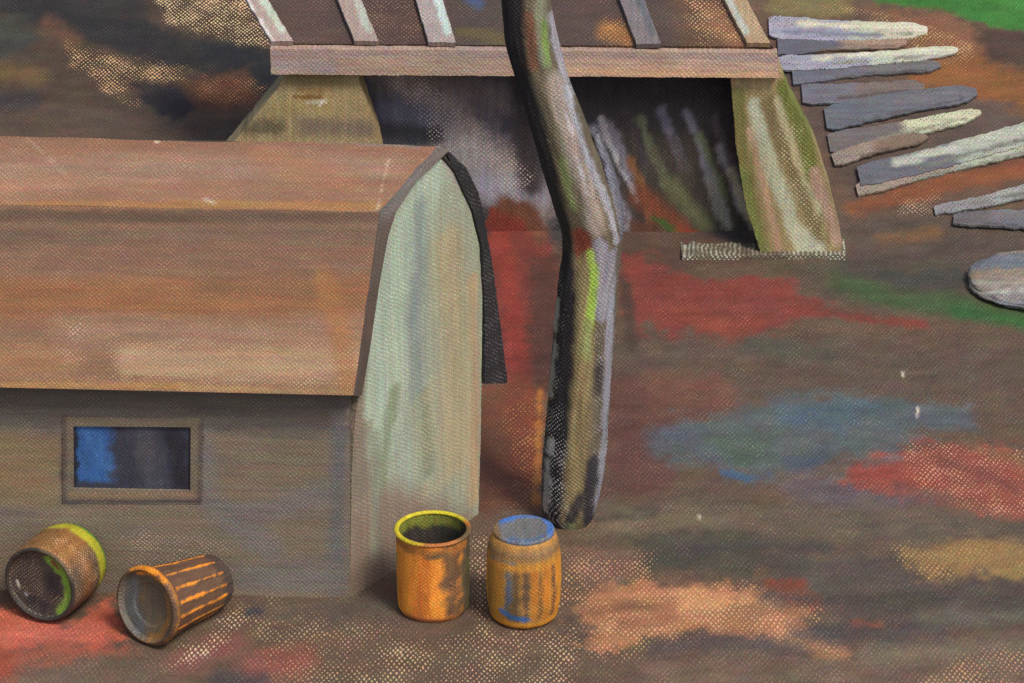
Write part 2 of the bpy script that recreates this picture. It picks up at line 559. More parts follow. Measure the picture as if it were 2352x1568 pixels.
    Ln([(1500, 1492), (1600, 1472), (1760, 1480), (1840, 1500)], 34, (82, 70, 66), 9)
    Ln([(1830, 1460), (2000, 1440), (2150, 1430)], 40, (88, 74, 66), 14)
    Ln([(1960, 1432), (2060, 1445)], 14, (136, 78, 54), 6)
    P([(1480, 1510), (2420, 1500), (2420, 1700), (1480, 1700)], (108, 88, 72), 22)
    Ln([(2000, 1500), (2420, 1480)], 30, (112, 96, 78), 14)
    Fl([(2200, 1500), (2420, 1480), (2420, 1640), (2100, 1600)], (196, 148, 108), 0.4)
    Ln([(1760, 1372), (1980, 1388), (2200, 1380), (2420, 1392)], 30, (72, 65, 57), 14)
    Ln([(1880, 1446), (2050, 1456), (2160, 1448)], 22, (74, 66, 62), 10)
    Ln([(2120, 1420), (2420, 1410)], 26, (92, 86, 74), 14)
    Ln([(1560, 1262), (1740, 1250), (1900, 1262)], 18, (74, 68, 62), 9)
    # --- foreground, left
    P([(-100, 1360), (60, 1400), (150, 1430), (200, 1400), (262, 1360), (280, 1470), (230, 1490), (120, 1482), (-100, 1500)],
      (176, 90, 68), 9)
    Ln([(-60, 1462), (120, 1455), (230, 1450)], 34, (186, 100, 82), 12, op=.8)
    P([(-100, 1484), (250, 1478), (320, 1500), (150, 1535), (-100, 1560)], (146, 82, 64), 14)
    P([(60, 1520), (400, 1510), (420, 1640), (-60, 1640)], (104, 86, 72), 16)
    P([(-100, 1500), (30, 1500), (20, 1640), (-100, 1640)], (140, 70, 52), 16)
    Ln([(420, 1520), (540, 1480)], 46, (122, 80, 70), 18)
    Ln([(580, 1535), (700, 1525)], 44, (134, 78, 66), 18)
    Ln([(500, 1560), (600, 1570)], 30, (78, 70, 68), 14)
    Fl([(380, 1525), (460, 1465), (545, 1395), (620, 1385), (560, 1440), (440, 1530)], (218, 196, 154), 0.48)
    Fl([(560, 1380), (900, 1400), (900, 1600), (640, 1600)], (190, 156, 118), 0.34)
    Fl([(840, 1470), (1320, 1450), (1330, 1620), (840, 1620)], (208, 172, 128), 0.38)
    Fl([(1085, 1240), (1118, 1240), (1120, 1470), (1085, 1470)], (214, 180, 136), 0.42)
    P([(570, 1380), (900, 1370), (920, 1440), (620, 1420)], (88, 76, 66), 16)
    Ln([(575, 1405), (595, 1408)], 16, (62, 60, 66), 6)
    # --- hillside, upper right
    P([(1740, -60), (2420, -60), (2420, 480), (1900, 520), (1740, 160)], (92, 72, 58), 20)
    P([(1760, -40), (1960, -40), (1960, 35), (1830, 45), (1760, 30)], (112, 100, 66), 14)
    P([(2000, 20), (2160, 30), (2300, 90), (2260, 150), (2150, 140), (2060, 60)], (116, 80, 58), 14)
    Fl([(1780, 10), (2000, 20), (2240, 100), (2230, 180), (2140, 150), (2000, 40)], (200, 150, 105), 0.48)
    P([(2080, 150), (2260, 130), (2420, 200), (2420, 270), (2250, 250), (2100, 240)], (122, 80, 46), 16)
    P([(2240, 60), (2420, 70), (2420, 170), (2270, 150)], (72, 56, 48), 16)
    P([(1780, 130), (1940, 160), (2350, 250), (2400, 330), (1960, 460), (1880, 320)], (84, 70, 62), 14)
    Ln([(1960, 480), (2100, 440), (2260, 400), (2420, 370)], 46, (122, 72, 46), 12)
    P([(1930, 490), (2420, 480), (2420, 600), (1950, 610)], (82, 69, 59), 20)
    Fl([(2060, 460), (2150, 455), (2170, 500), (2070, 500)], (176, 150, 120), 0.42)
    Ln([(2030, 545), (2150, 535)], 24, (108, 80, 52), 14)
    P([(1900, -300), (1955, -10), (2050, 14), (2180, 30), (2270, 62), (2420, 78), (3200, 120), (3200, -300)], (54, 108, 46), 7, rough=10)
    P([(2230, -300), (2290, 0), (2420, 40), (3200, 60), (3200, -300)], (62, 122, 52), 12, op=.7)
    for q, w_ in (((2074, 853), 5), ((2108, 932), 5), ((2107, 946), 4), ((1605, 1185), 4)):
        p.line([q, (q[0] + 1, q[1] + 9)], w_, (196, 186, 166), 2, rough=1)
    p.mottle(0.13, 110, 34, 0.05)
    F = grid_faces(len(ys), len(xs))
    o = link_mesh('ground', V, F, c, p, M_GROUND)
    o['kind'] = 'structure'


build_ground()

# ------------------------------------------------------------------ barn
B = on_ground([(803, 1374)])[0]
PHI = math.radians(55)
GD = np.array([math.cos(PHI), math.sin(PHI), 0.0])
GN = np.array([math.sin(PHI), -math.cos(PHI), 0.0])
gable = Plane(B, GN, GD)
TH = math.radians(3.0)
LD = np.array([-math.cos(TH), math.sin(TH), 0.0])          # along the barn, to its far left end
WN = np.array([-math.sin(TH), -math.cos(TH), 0.0])
front = Plane(B, WN, -LD)
eave_plane = Plane(B + WN * 0.17, WN, -LD)

barn = empty('barn', B)
tag(barn, 'long brown roofed barn with pale green gable and one small blue window', 'barn')

L_EDGE = [(803, 1376), (808, 1100), (812, 1000), (824, 905), (842, 800), (864, 650), (884, 540), (902, 484), (950, 412), (1018, 348)]
R_EDGE = [(1096, 1268), (1099, 1180), (1104, 1000), (1106, 860), (1108, 680), (1100, 560), (1080, 480), (1050, 415), (1024, 350)]


def gable_strokes(p):
    p.poly([(800, 1380), (800, 950), (850, 800), (880, 880), (870, 1380)], (128, 116, 100), 14)
    p.line([(1000, 400), (940, 520), (900, 700), (890, 1000)], 90, (166, 178, 158), 20, rough=10, scale=(20, 120))
    p.line([(880, 560), (862, 760), (850, 940)], 30, (166, 176, 156), 10)
    p.line([(965, 480), (965, 620), (955, 740), (960, 900)], 40, (138, 148, 138), 18, rough=10, scale=(16, 120))
    p.line([(958, 640), (950, 730)], 26, (118, 130, 126), 14, op=.6)
    p.line([(1030, 560), (1050, 800), (1050, 1050)], 80, (166, 156, 124), 24, rough=10, scale=(20, 120))
    p.line([(1085, 640), (1092, 900), (1088, 1150)], 24, (176, 152, 118), 8)
    p.line([(905, 900), (880, 1050), (875, 1120)], 30, (126, 136, 106), 12, op=.8)
    p.line([(975, 900), (985, 1080)], 26, (122, 132, 110), 12, op=.8)
    p.line([(930, 1000), (940, 1120)], 40, (158, 168, 150), 14)
    p.poly([(800, 1150), (900, 1110), (1000, 1140), (1110, 1200), (1100, 1400), (800, 1400)], (138, 122, 106), 30)
    p.line([(860, 1000), (862, 1280)], 26, (138, 142, 122), 10, op=.8)
    p.line([(1020, 352), (1052, 425)], 16, (166, 158, 148), 6)
    p.line([(830, 1330), (1000, 1320)], 80, (122, 106, 92), 26)
    p.fleck([(960, 900), (1110, 760), (1110, 1160), (960, 1140)], (196, 176, 140), 0.45)


gw = sheet('gable_wall', gable, L_EDGE[::-1], R_EDGE[::-1], (156, 160, 138), M_GABLE, barn, thick=0.10, step=4.5, rag=1.0,
           strokes=gable_strokes, grain=(26, 120), mottle=(0.07, 26, 160, 0.04), amount=0.24, seed=21)

LEN = 4.2
ap = gable.at(np.array([[1008, 333.0]]))[0]
bk = gable.at(np.array([[872, 487.0]]))[0]
ev = eave_plane.at(np.array([[812, 908.0]]))[0]
bb = gable.at(np.array([[1092, 440.0]]))[0]
be = gable.at(np.array([[1160, 870.0]]))[0]


def roof_slope(a, b, strokes, base, seed, N, M=330, rows_mid=None):
    """roof sheet from edge point a down to b, run along the barn"""
    ea = np.linspace(0, 1, N)[:, None]
    right = a * (1 - ea) + b * ea
    G = loft(right + LD * LEN, right, N, M)
    e2 = (b - a); n = np.cross(-LD, e2); n /= np.linalg.norm(n)
    if n[2] < 0:
        n = -n
    pl = Plane(a, n, -LD)
    G = G + n * (0.010 * fbm(np.arange(M)[None, :] / 40.0 + 0 * ea, ea * 6 + 0 * np.arange(M)[None, :], seed, 3))[..., None]
    c = pl.c2(G.reshape(-1, 3))
    p = Paint(c, base, pl.to2d, amount=0.34, grain=(160, 14), seed=seed)
    strokes(p)
    p.col *= ROOF_TONE; p.fl *= ROOF_TONE
    p.mottle(0.09, 260, 22, 0.05)
    V, F = slab_mesh(G, -n * 0.045)
    p.col = np.vstack([p.col] * 2); p.fl = np.vstack([p.fl] * 2); p.am = np.concatenate([p.am] * 2)
    return V, F, np.vstack([c, c]), p


ROOF_TONE = np.array([0.84, 0.86, 0.82])


def roof_upper(p):
    p.line([(-100, 320), (400, 328), (980, 345)], 40, (140, 100, 78), 14)
    p.line([(-100, 400), (400, 390), (900, 380)], 60, (150, 116, 96), 20, rough=16)
    p.line([(0, 430), (150, 425)], 50, (166, 122, 96), 20, op=.7)
    p.line([(-100, 470), (400, 470), (880, 472)], 18, (166, 116, 70), 6, op=.8)
    p.line([(600, 360), (800, 420)], 60, (158, 112, 84), 24, op=.7)
    p.line([(893, 366), (884, 400), (872, 450), (868, 480)], 3, (206, 176, 150), 1.5, op=.55, rough=5)
    p.line([(60, 315), (100, 352), (150, 400)], 3, (190, 160, 136), 1.5, op=.5, rough=5)
    p.line([(350, 308), (362, 326)], 6, (206, 178, 148), 2, rough=4)
    p.line([(470, 455), (495, 470)], 6, (190, 168, 150), 3, op=.6, rough=6)
    p.line([(560, 300), (960, 336)], 14, (126, 116, 118), 6, op=.7)


def roof_lower(p):
    p.line([(-100, 495), (400, 498), (880, 500)], 30, (102, 80, 66), 9)
    p.line([(-100, 545), (400, 545), (860, 540)], 60, (122, 96, 80), 20)
    p.line([(100, 600), (500, 590), (850, 600)], 60, (134, 100, 82), 20, rough=16)
    p.line([(-100, 690), (300, 680), (840, 690)], 90, (146, 100, 70), 26, rough=20)
    p.line([(480, 640), (700, 660)], 60, (128, 94, 72), 24, op=.6)
    p.line([(150, 760), (500, 770), (830, 760)], 70, (152, 116, 94), 24, rough=16)
    p.line([(300, 830), (560, 840), (820, 830)], 70, (174, 140, 112), 22)
    p.line([(-100, 820), (150, 830)], 70, (158, 116, 86), 22)
    p.line([(-100, 882), (200, 884), (420, 888)], 16, (176, 130, 80), 8, op=.8)
    p.line([(420, 890), (560, 894), (810, 898)], 16, (174, 136, 96), 8, op=.8)
    p.line([(745, 640), (780, 760), (800, 880)], 50, (164, 112, 68), 18, op=.6)
    p.fleck([(140, 650), (185, 650), (190, 830), (150, 840)], (208, 176, 150), 0.42)
    p.fleck([(250, 790), (800, 790), (800, 890), (250, 880)], (206, 170, 134), 0.45)
    p.fleck([(-50, 640), (800, 640), (800, 720), (-50, 720)], (184, 128, 86), 0.40)


parts = [roof_slope(ap, bk, roof_upper, (146, 108, 86), 31, 46), roof_slope(bk, ev, roof_lower, (140, 104, 82), 33, 110),
         roof_slope(ap, bb, lambda p: None, (70, 62, 56), 35, 12, 60), roof_slope(bb, be, lambda p: None, (70, 62, 56), 36, 30, 60)]
off = 0
Vs, Fs, Us, cs, fs, as_ = [], [], [], [], [], []
for V, F, U, p in parts:
    Vs.append(V); Fs.append(F + off); Us.append(U); cs.append(p.col); fs.append(p.fl); as_.append(p.am)
    off += len(V)
pp = parts[0][3]
pp.col, pp.fl, pp.am = np.vstack(cs), np.vstack(fs), np.concatenate(as_)
link_mesh('roof', np.vstack(Vs), np.vstack(Fs), np.vstack(Us), pp, M_ROOF, barn, smooth=False)

# front bargeboard: strip from the roof edge to the gable outline
inner = gable.at(resample([(824, 905), (842, 800), (864, 650), (884, 540), (902, 484), (950, 412), (1026, 342)], 60))
outer_px = resample([(812, 908), (872, 487), (1008, 333)], 60)
outer = np.vstack([resample([ev, bk], 44), resample([bk, ap], 17)[1:]]) + GN * 0.012
G = loft(outer, inner + GN * 0.03, 60, 7)
c = np.stack([np.tile(np.arange(7) * 6.0, 60), np.repeat(np.arange(60) * 11.0, 7)], -1)
p = Paint(c, (98, 84, 76), amount=0.3, grain=(30, 60), seed=41)
p.line([(15, 470), (15, 660)], 40, (112, 106, 100), 20)
p.line([(20, 0), (20, 260)], 40, (96, 80, 70), 20)
p.mottle(0.14, 30, 60)
V, F = slab_mesh(G, -GN * 0.035)
p.col = np.vstack([p.col] * 2); p.fl = np.vstack([p.fl] * 2); p.am = np.concatenate([p.am] * 2)
link_mesh('bargeboard', V, F, np.vstack([c, c]), p, M_BATTEN, barn, smooth=False)['label'] = 'grey brown bargeboard'


def black_board(p):  # near black board with greyish flecks
    p.line([(1130, 640), (1140, 860)], 40, (52, 48, 50), 10)
    p.fleck([(1090, 560), (1150, 560), (1160, 880), (1100, 880)], (120, 114, 114), 0.34)
    p.fleck([(1020, 340), (1080, 380), (1110, 500), (1060, 440)], (116, 110, 100), 0.34)


sheet('bargeboard', gable, [(1024, 356), (1052, 420), (1082, 484), (1101, 560), (1109, 680), (1110, 760), (1108, 880)],
      [(1014, 336), (1066, 384), (1094, 440), (1108, 500), (1128, 620), (1147, 760), (1161, 878)], (46, 45, 47), M_BATTEN, barn,
      thick=0.07, step=5, rag=1.5, strokes=black_board, arc=True, seed=44, lift=0.02, grain=(20, 60))['label'] = 'black bargeboard'

# front wall, round its window opening
W_L, W_R, W_T, W_B = 168, 438, 978, 1134


def wall_strokes(p):
    p.poly([(-200, 880), (830, 890), (830, 1000), (-200, 980)], (96, 88, 80), 20)  # eave shade painted into the wall as a darker band
    p.poly([(-100, 1000), (140, 1000), (140, 1180), (-100, 1200)], (130, 111, 84), 24)
    p.poly([(470, 1010), (740, 1010), (740, 1150), (470, 1160)], (122, 108, 90), 26)
    p.line([(560, 1180), (740, 1140)], 60, (114, 110, 108), 24, op=.7)
    p.line([(450, 1000), (480, 1150), (620, 1260)], 60, (118, 111, 105), 24)
    p.line([(780, 960), (775, 1160), (770, 1360)], 36, (106, 102, 100), 16)
    p.line([(560, 1330), (760, 1330)], 70, (120, 113, 104), 24)
    p.line([(0, 1180), (250, 1200), (400, 1240)], 60, (120, 107, 92), 24)
    p.line([(148, 962), (146, 1150)], 12, (74, 62, 58), 5, rough=5)
    p.line([(462, 968), (458, 1140)], 12, (80, 70, 68), 5, rough=5)
    p.line([(160, 1152), (450, 1150)], 10, (78, 70, 70), 5, rough=5)
    p.line([(798, 940), (797, 1360)], 8, (120, 108, 98), 4)
    p.fleck([(280, 1230), (520, 1230), (540, 1330), (300, 1300)], (190, 166, 140), 0.42)


def wall_piece(x0, x1, y0, y1, seed):
    N, M = max(3, int((y1 - y0) / 5)), max(3, int((x1 - x0) / 5))
    gx, gy = np.meshgrid(np.linspace(x0, x1, M), np.linspace(y0, y1, N))
    # edges follow the wall's own slight fall to the right
    G = front.at(np.stack([gx, gy + 0.0185 * (gx - 800)], -1).reshape(-1, 2)).reshape(N, M, 3)
    c = front.c2(G.reshape(-1, 3))
    p = Paint(c, (122, 109, 92), front.to2d, amount=0.28, grain=(110, 16), seed=seed)
    wall_strokes(p)
    p.mottle(0.08, 160, 40)
    V, F = slab_mesh(G, -front.n * 0.12)
    return V, F, np.vstack([c, c]), np.vstack([p.col] * 2), np.vstack([p.fl] * 2), np.concatenate([p.am] * 2), p


XL = -330
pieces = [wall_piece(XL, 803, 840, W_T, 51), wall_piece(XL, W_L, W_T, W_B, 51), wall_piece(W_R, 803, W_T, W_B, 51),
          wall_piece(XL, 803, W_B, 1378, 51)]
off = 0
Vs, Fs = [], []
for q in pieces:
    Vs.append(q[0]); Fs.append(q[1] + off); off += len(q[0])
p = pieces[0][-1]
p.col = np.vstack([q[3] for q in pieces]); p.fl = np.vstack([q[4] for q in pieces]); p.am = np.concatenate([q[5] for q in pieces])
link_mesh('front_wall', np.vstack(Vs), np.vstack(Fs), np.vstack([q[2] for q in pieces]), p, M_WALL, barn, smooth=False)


def pane_strokes(p):
    p.poly([(160, 960), (250, 960), (255, 1150), (160, 1150)], (52, 92, 146), 16, rough=20)
    p.line([(200, 990), (240, 1060)], 40, (62, 104, 158), 14)
    p.line([(180, 1115), (420, 1120)], 24, (56, 58, 70), 8)
    p.line([(330, 1000), (350, 1090)], 60, (74, 74, 82), 24)
    p.line([(172, 985), (172, 1130)], 12, (36, 40, 52), 4)
    p.line([(400, 990), (420, 1120)], 40, (44, 44, 52), 14)


deep = Plane(front.o - front.n * 0.022, front.n, front.e1)
win = sheet('window', deep, [(W_L - 4, W_T - 6), (W_L - 4, W_B + 6)], [(W_R + 6, W_T - 6), (W_R + 6, W_B + 6)], (56, 58, 70), M_GLASS, barn,
            thick=0.02, step=4, rag=0, strokes=pane_strokes, seed=57, amount=0.25)
# frame of four mitred bars round the opening
fr = Plane(front.o + front.n * 0.004, front.n, front.e1)
o_ = [(144, 958), (464, 962), (464, 1158), (144, 1156)]
i_ = [(168, 979), (438, 981), (437, 1132), (169, 1132)]
Vs, Fs, cs, off = [], [], [], 0
for k in range(4):
    a, b = np.array([o_[k], o_[(k + 1) % 4]], float), np.array([i_[k], i_[(k + 1) % 4]], float)
    g2 = loft(resample(a, 50), resample(b, 50), 50, 5)
    G = fr.at(g2.reshape(-1, 2)).reshape(50, 5, 3)
    V, F = slab_mesh(G, -fr.n * 0.03)
    Vs.append(V); Fs.append(F + off); off += len(V)
V = np.vstack(Vs)
c = fr.c2(V)
p = Paint(c, (114, 102, 86), fr.to2d, amount=0.28, seed=58)
p.line([(148, 962), (146, 1156)], 10, (84, 70, 64), 5, rough=4)
p.line([(462, 968), (459, 1150)], 10, (88, 78, 74), 5, rough=4)
p.line([(165, 1137), (440, 1137)], 16, (132, 112, 88), 4, rough=3)
p.line([(150, 1153), (460, 1152)], 9, (74, 68, 70), 4, rough=3)
link_mesh('frame', V, np.vstack(Fs), c, p, M_WALL, win, smooth=False)

# ------------------------------------------------------------------ open shed up the slope
S0 = on_ground([(1840, 584)])[0]
shed_plane = Plane(S0, (0, -1, 0), (1, 0, 0))
shed = empty('open_shed', (0.6, S0[1], 0))
tag(shed, 'low open fronted shed with battened roof standing on two splayed piers', 'shed')


def fascia_strokes(p):
    p.line([(630, 112), (1000, 116), (1300, 120), (1780, 125)], 14, (156, 136, 130), 6)
    p.line([(1290, 152), (1500, 156), (1780, 160)], 22, (200, 160, 124), 8)
    p.line([(1300, 134), (1780, 142)], 22, (184, 154, 134), 8)
    p.line([(860, 135), (1080, 140)], 30, (166, 142, 122), 12)
    p.line([(640, 140), (760, 142)], 26, (156, 140, 136), 10)
    p.fleck([(860, 100), (1180, 100), (1180, 165), (860, 165)], (192, 170, 152), 0.5)


sheet('fascia_board', shed_plane, [(622, 102), (624, 160)], [(1784, 112), (1788, 168)], (168, 142, 124), M_WOOD, shed, thick=0.10, step=4.5, rag=1.5,
      strokes=fascia_strokes, seed=61, lift=0.10, amount=0.35)


def pier_left(p):
    p.line([(690, 205), (740, 210)], 14, (150, 108, 62), 5)
    p.line([(680, 180), (780, 190)], 40, (146, 128, 90), 14)
    p.line([(620, 260), (700, 230), (740, 240)], 40, (158, 140, 96), 14)
    p.line([(700, 236), (748, 232)], 7, (186, 176, 150), 3, rough=9)
    p.line([(735, 242), (742, 228)], 5, (210, 206, 192), 2, rough=5)
    p.line([(675, 222), (735, 224)], 8, (128, 92, 52), 3, rough=7)
    p.line([(840, 240), (870, 310)], 24, (160, 140, 98), 8)
    p.line([(700, 290), (840, 295)], 40, (124, 110, 92), 16)
    p.line([(570, 295), (640, 290)], 30, (104, 94, 70), 12)


sheet('pier', shed_plane, [(664, 150), (640, 200), (560, 298), (420, 470)], [(820, 150), (826, 190), (868, 310), (900, 470)],
      (158, 140, 102), M_STONE, shed, thick=0.30, step=5, rag=1.5, strokes=pier_left, seed=63, amount=0.3)['label'] = 'tan pier splayed wide at its foot'


def pier_right(p):
    p.poly([(1660, 150), (1800, 150), (1800, 205), (1660, 205)], (164, 142, 104), 8)
    p.line([(1690, 220), (1700, 350), (1740, 560)], 40, (116, 108, 62), 10, rough=6)
    p.line([(1700, 400), (1730, 520), (1750, 580)], 30, (110, 118, 62), 8, rough=6)
    p.line([(1725, 300), (1760, 440), (1790, 570)], 18, (172, 140, 112), 6, rough=6)
    p.line([(1735, 240), (1770, 380), (1815, 500), (1850, 590)], 34, (178, 180, 152), 9, rough=6)
    p.line([(1765, 240), (1810, 360), (1860, 470), (1880, 570)], 34, (122, 106, 72), 10, rough=8)
    p.line([(1785, 230), (1830, 360), (1880, 480)], 18, (178, 168, 128), 6, rough=6)
    p.line([(1800, 200), (1845, 310), (1868, 400)], 36, (112, 116, 58), 8, rough=6)
    p.line([(1870, 400), (1900, 480), (1922, 550)], 26, (168, 140, 118), 8, rough=6)
    p.line([(1840, 540), (1880, 585)], 40, (182, 182, 158), 10)
    p.fleck([(1780, 240), (1830, 300), (1900, 560), (1800, 560)], (200, 190, 150), 0.45)
    p.fleck([(1690, 300), (1760, 300), (1800, 580), (1720, 580)], (150, 140, 100), 0.3)


sheet('pier', shed_plane, [(1676, 150), (1684, 250), (1690, 330), (1715, 480), (1752, 592)], [(1788, 150), (1812, 215), (1872, 330), (1905, 430), (1936, 560), (1928, 592)],
      (146, 130, 90), M_STONE, shed, thick=0.30, step=4.5, rag=2, strokes=pier_right, seed=65, amount=0.32, grain=(26, 90))['label'] = 'pier streaked olive, cream and pink'


def plinth_strokes(p):
    p.fleck([(1540, 560), (1980, 560), (1980, 620), (1540, 620)], (206, 208, 184), 0.5)
    p.line([(1720, 598), (1790, 598)], 30, (86, 74, 62), 12, rough=20)


sheet('plinth', Plane(S0 + np.array([0, -0.08, 0]), (0, -1, 0), (1, 0, 0)), [(1566, 588), (1572, 606)], [(1944, 586), (1938, 606)], (100, 92, 78), M_WOOD, shed,
      thick=0.34, step=4.5, rag=2.5, strokes=plinth_strokes, seed=67, amount=0.3)

# back wall, dark colour painted in for the shade of the bays
back = Plane(S0 + np.array([0, 0.36, 0]), (0, -1, 0), (1, 0, 0))


def back_strokes(p):
    # left bay: boards painted blue grey for shade, with a pale diagonal scuff
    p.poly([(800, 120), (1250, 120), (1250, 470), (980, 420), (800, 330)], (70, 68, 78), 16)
    p.line([(880, 150), (1000, 240), (1120, 360), (1230, 470)], 90, (140, 128, 124), 34, rough=30)
    p.line([(960, 170), (1200, 240)], 60, (116, 104, 100), 24, op=.8)
    p.line([(900, 250), (1020, 290)], 60, (96, 96, 112), 24)
    p.line([(1040, 330), (1160, 420)], 90, (150, 142, 142), 34, op=.8)
    p.line([(1120, 430), (1240, 440)], 60, (146, 142, 152), 24)
    p.line([(1190, 150), (1220, 420)], 60, (60, 54, 54), 20)
    p.line([(850, 300), (1000, 310)], 40, (54, 54, 60), 14)
    # right bay: roof shade painted dark along the top, slanting streaks below
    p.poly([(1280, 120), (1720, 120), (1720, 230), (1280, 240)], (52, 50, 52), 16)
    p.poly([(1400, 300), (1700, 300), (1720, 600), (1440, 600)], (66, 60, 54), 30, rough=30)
    for k, (x, y, l, w, cc) in enumerate([
            (1400, 270, 130, 22, (132, 128, 136)), (1440, 250, 120, 20, (70, 62, 66)), (1470, 260, 160, 24, (110, 116, 90)), (1520, 240, 150, 20, (118, 116, 132)),
            (1545, 300, 120, 22, (78, 70, 62)), (1580, 250, 170, 22, (134, 132, 142)), (1610, 300, 160, 20, (110, 124, 84)), (1640, 260, 150, 22, (96, 88, 92)),
            (1655, 330, 150, 20, (160, 156, 160)), (1500, 330, 130, 26, (92, 88, 66)), (1630, 400, 120, 30, (140, 140, 132)), (1450, 360, 140, 26, (136, 92, 60)),
            (1680, 380, 150, 22, (186, 180, 150))]):
        p.line([(x, y + 12), (x + l * 0.35, y + l)], w * 0.8, tuple(v * 0.98 for v in cc), 8, op=.85, rough=10)
    p.line([(1380, 270), (1420, 380), (1470, 460)], 10, (168, 164, 166), 4, rough=9)
    p.line([(1360, 300), (1400, 420), (1440, 520)], 26, (150, 148, 160), 10)
    p.line([(1470, 450), (1560, 520)], 46, (118, 68, 48), 20)
    p.line([(1540, 420), (1620, 520)], 30, (98, 100, 70), 16)
    p.poly([(1105, 600), (1120, 490), (1170, 452), (1235, 480), (1275, 600)], (116, 52, 42), 10, rough=22)
    p.line([(1165, 470), (1215, 490), (1240, 540)], 40, (104, 68, 50), 12)
    p.poly([(1420, 600), (1440, 500), (1520, 530), (1700, 600)], (92, 62, 48), 20, rough=30)
    p.line([(1500, 500), (1580, 550), (1660, 570)], 14, (66, 92, 46), 6, rough=10)
    p.line([(1560, 530), (1640, 560)], 26, (138, 62, 42), 10, rough=12)
    p.fleck([(860, 150), (960, 160), (1230, 400), (1180, 460), (1000, 320)], (196, 182, 172), 0.5)


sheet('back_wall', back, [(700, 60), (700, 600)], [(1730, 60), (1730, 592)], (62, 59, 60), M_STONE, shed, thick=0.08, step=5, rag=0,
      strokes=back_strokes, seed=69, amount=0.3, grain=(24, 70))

# roof sheet and battens, rising away
RS = math.radians(27)
r0 = shed_plane.at(np.array([[1200, 110.0]]))[0] + np.array([0, -0.08, 0.0])
roofp = Plane(r0, (0, -math.sin(RS), math.cos(RS)), (1, 0, 0))


def roof2_strokes(p):
    for x, cc in ((680, (80, 62, 55)), (900, (76, 58, 52)), (1090, (70, 60, 54)), (1340, (76, 60, 54)), (1580, (88, 66, 50))):
        p.line([(x, -60), (x + 40, 110)], 110, cc, 30)
    p.line([(1390, 70), (1440, 80)], 40, (126, 88, 52), 16)
    p.line([(1640, 40), (1690, 90)], 50, (120, 84, 60), 18)
    p.line([(1065, -20), (1100, 8)], 26, (66, 76, 100), 10)
    p.line([(1060, 70), (1150, 90)], 26, (84, 74, 48), 12)
    p.fleck([(1380, 40), (1450, 40), (1450, 105), (1380, 105)], (190, 132, 78), 0.5)
    p.fleck([(1560, -60), (1740, -60), (1720, 105), (1600, 105)], (206, 160, 116), 0.46)
    p.fleck([(840, -20), (980, -20), (980, 100), (860, 100)], (150, 118, 92), 0.36)


sheet('roof', roofp, [(500, -140), (590, 10), (634, 100)], [(1642, -140), (1722, 10), (1776, 106)], (74, 60, 54), M_ROOF, shed, thick=0.05, step=5.5,
      rag=1, strokes=roof2_strokes, seed=71, amount=0.38)
BAT = [((586, 0), (648, 104), 50, (158, 140, 132), (176, 186, 166)), ((800, 0), (842, 104), 54, (150, 132, 122), (160, 164, 150)),
       ((984, 0), (1016, 106), 62, (148, 136, 130), (172, 186, 178)), ((1448, 0), (1490, 110), 56, (112, 104, 104), (92, 94, 96)),
       ((1684, 0), (1742, 108), 52, (156, 132, 102), (160, 164, 150))]
for k, (a, b, w, c0, c1) in enumerate(BAT):
    a = np.array(a, float); b = np.array(b, float)
    top = a + (a - b) * 1.25
    def bat_strokes(p, a=a, b=b, w=w, c1=c1, k=k):
        o = np.array([w * 0.3 if k != 4 else -w * 0.3, 0])
        p.line([a + o + (a - b), a + o, b * 0.75 + a * 0.25 + o], w * 0.34, c1, 5, rough=6)
        if k == 0:
            p.line([a - [22, 0], b - [20, 0]], 8, (196, 190, 184), 3)
    sheet('batten', roofp, [top - [w / 2, 0], a - [w / 2, 0], b - [w / 2, 0]], [top + [w / 2, 0], a + [w / 2, 0], b + [w / 2, 0]], c0, M_BATTEN, shed, thick=0.05,
          step=4.5, rag=2, strokes=bat_strokes, seed=80 + 3 * k, lift=0.055, amount=0.3, grain=(20, 60))

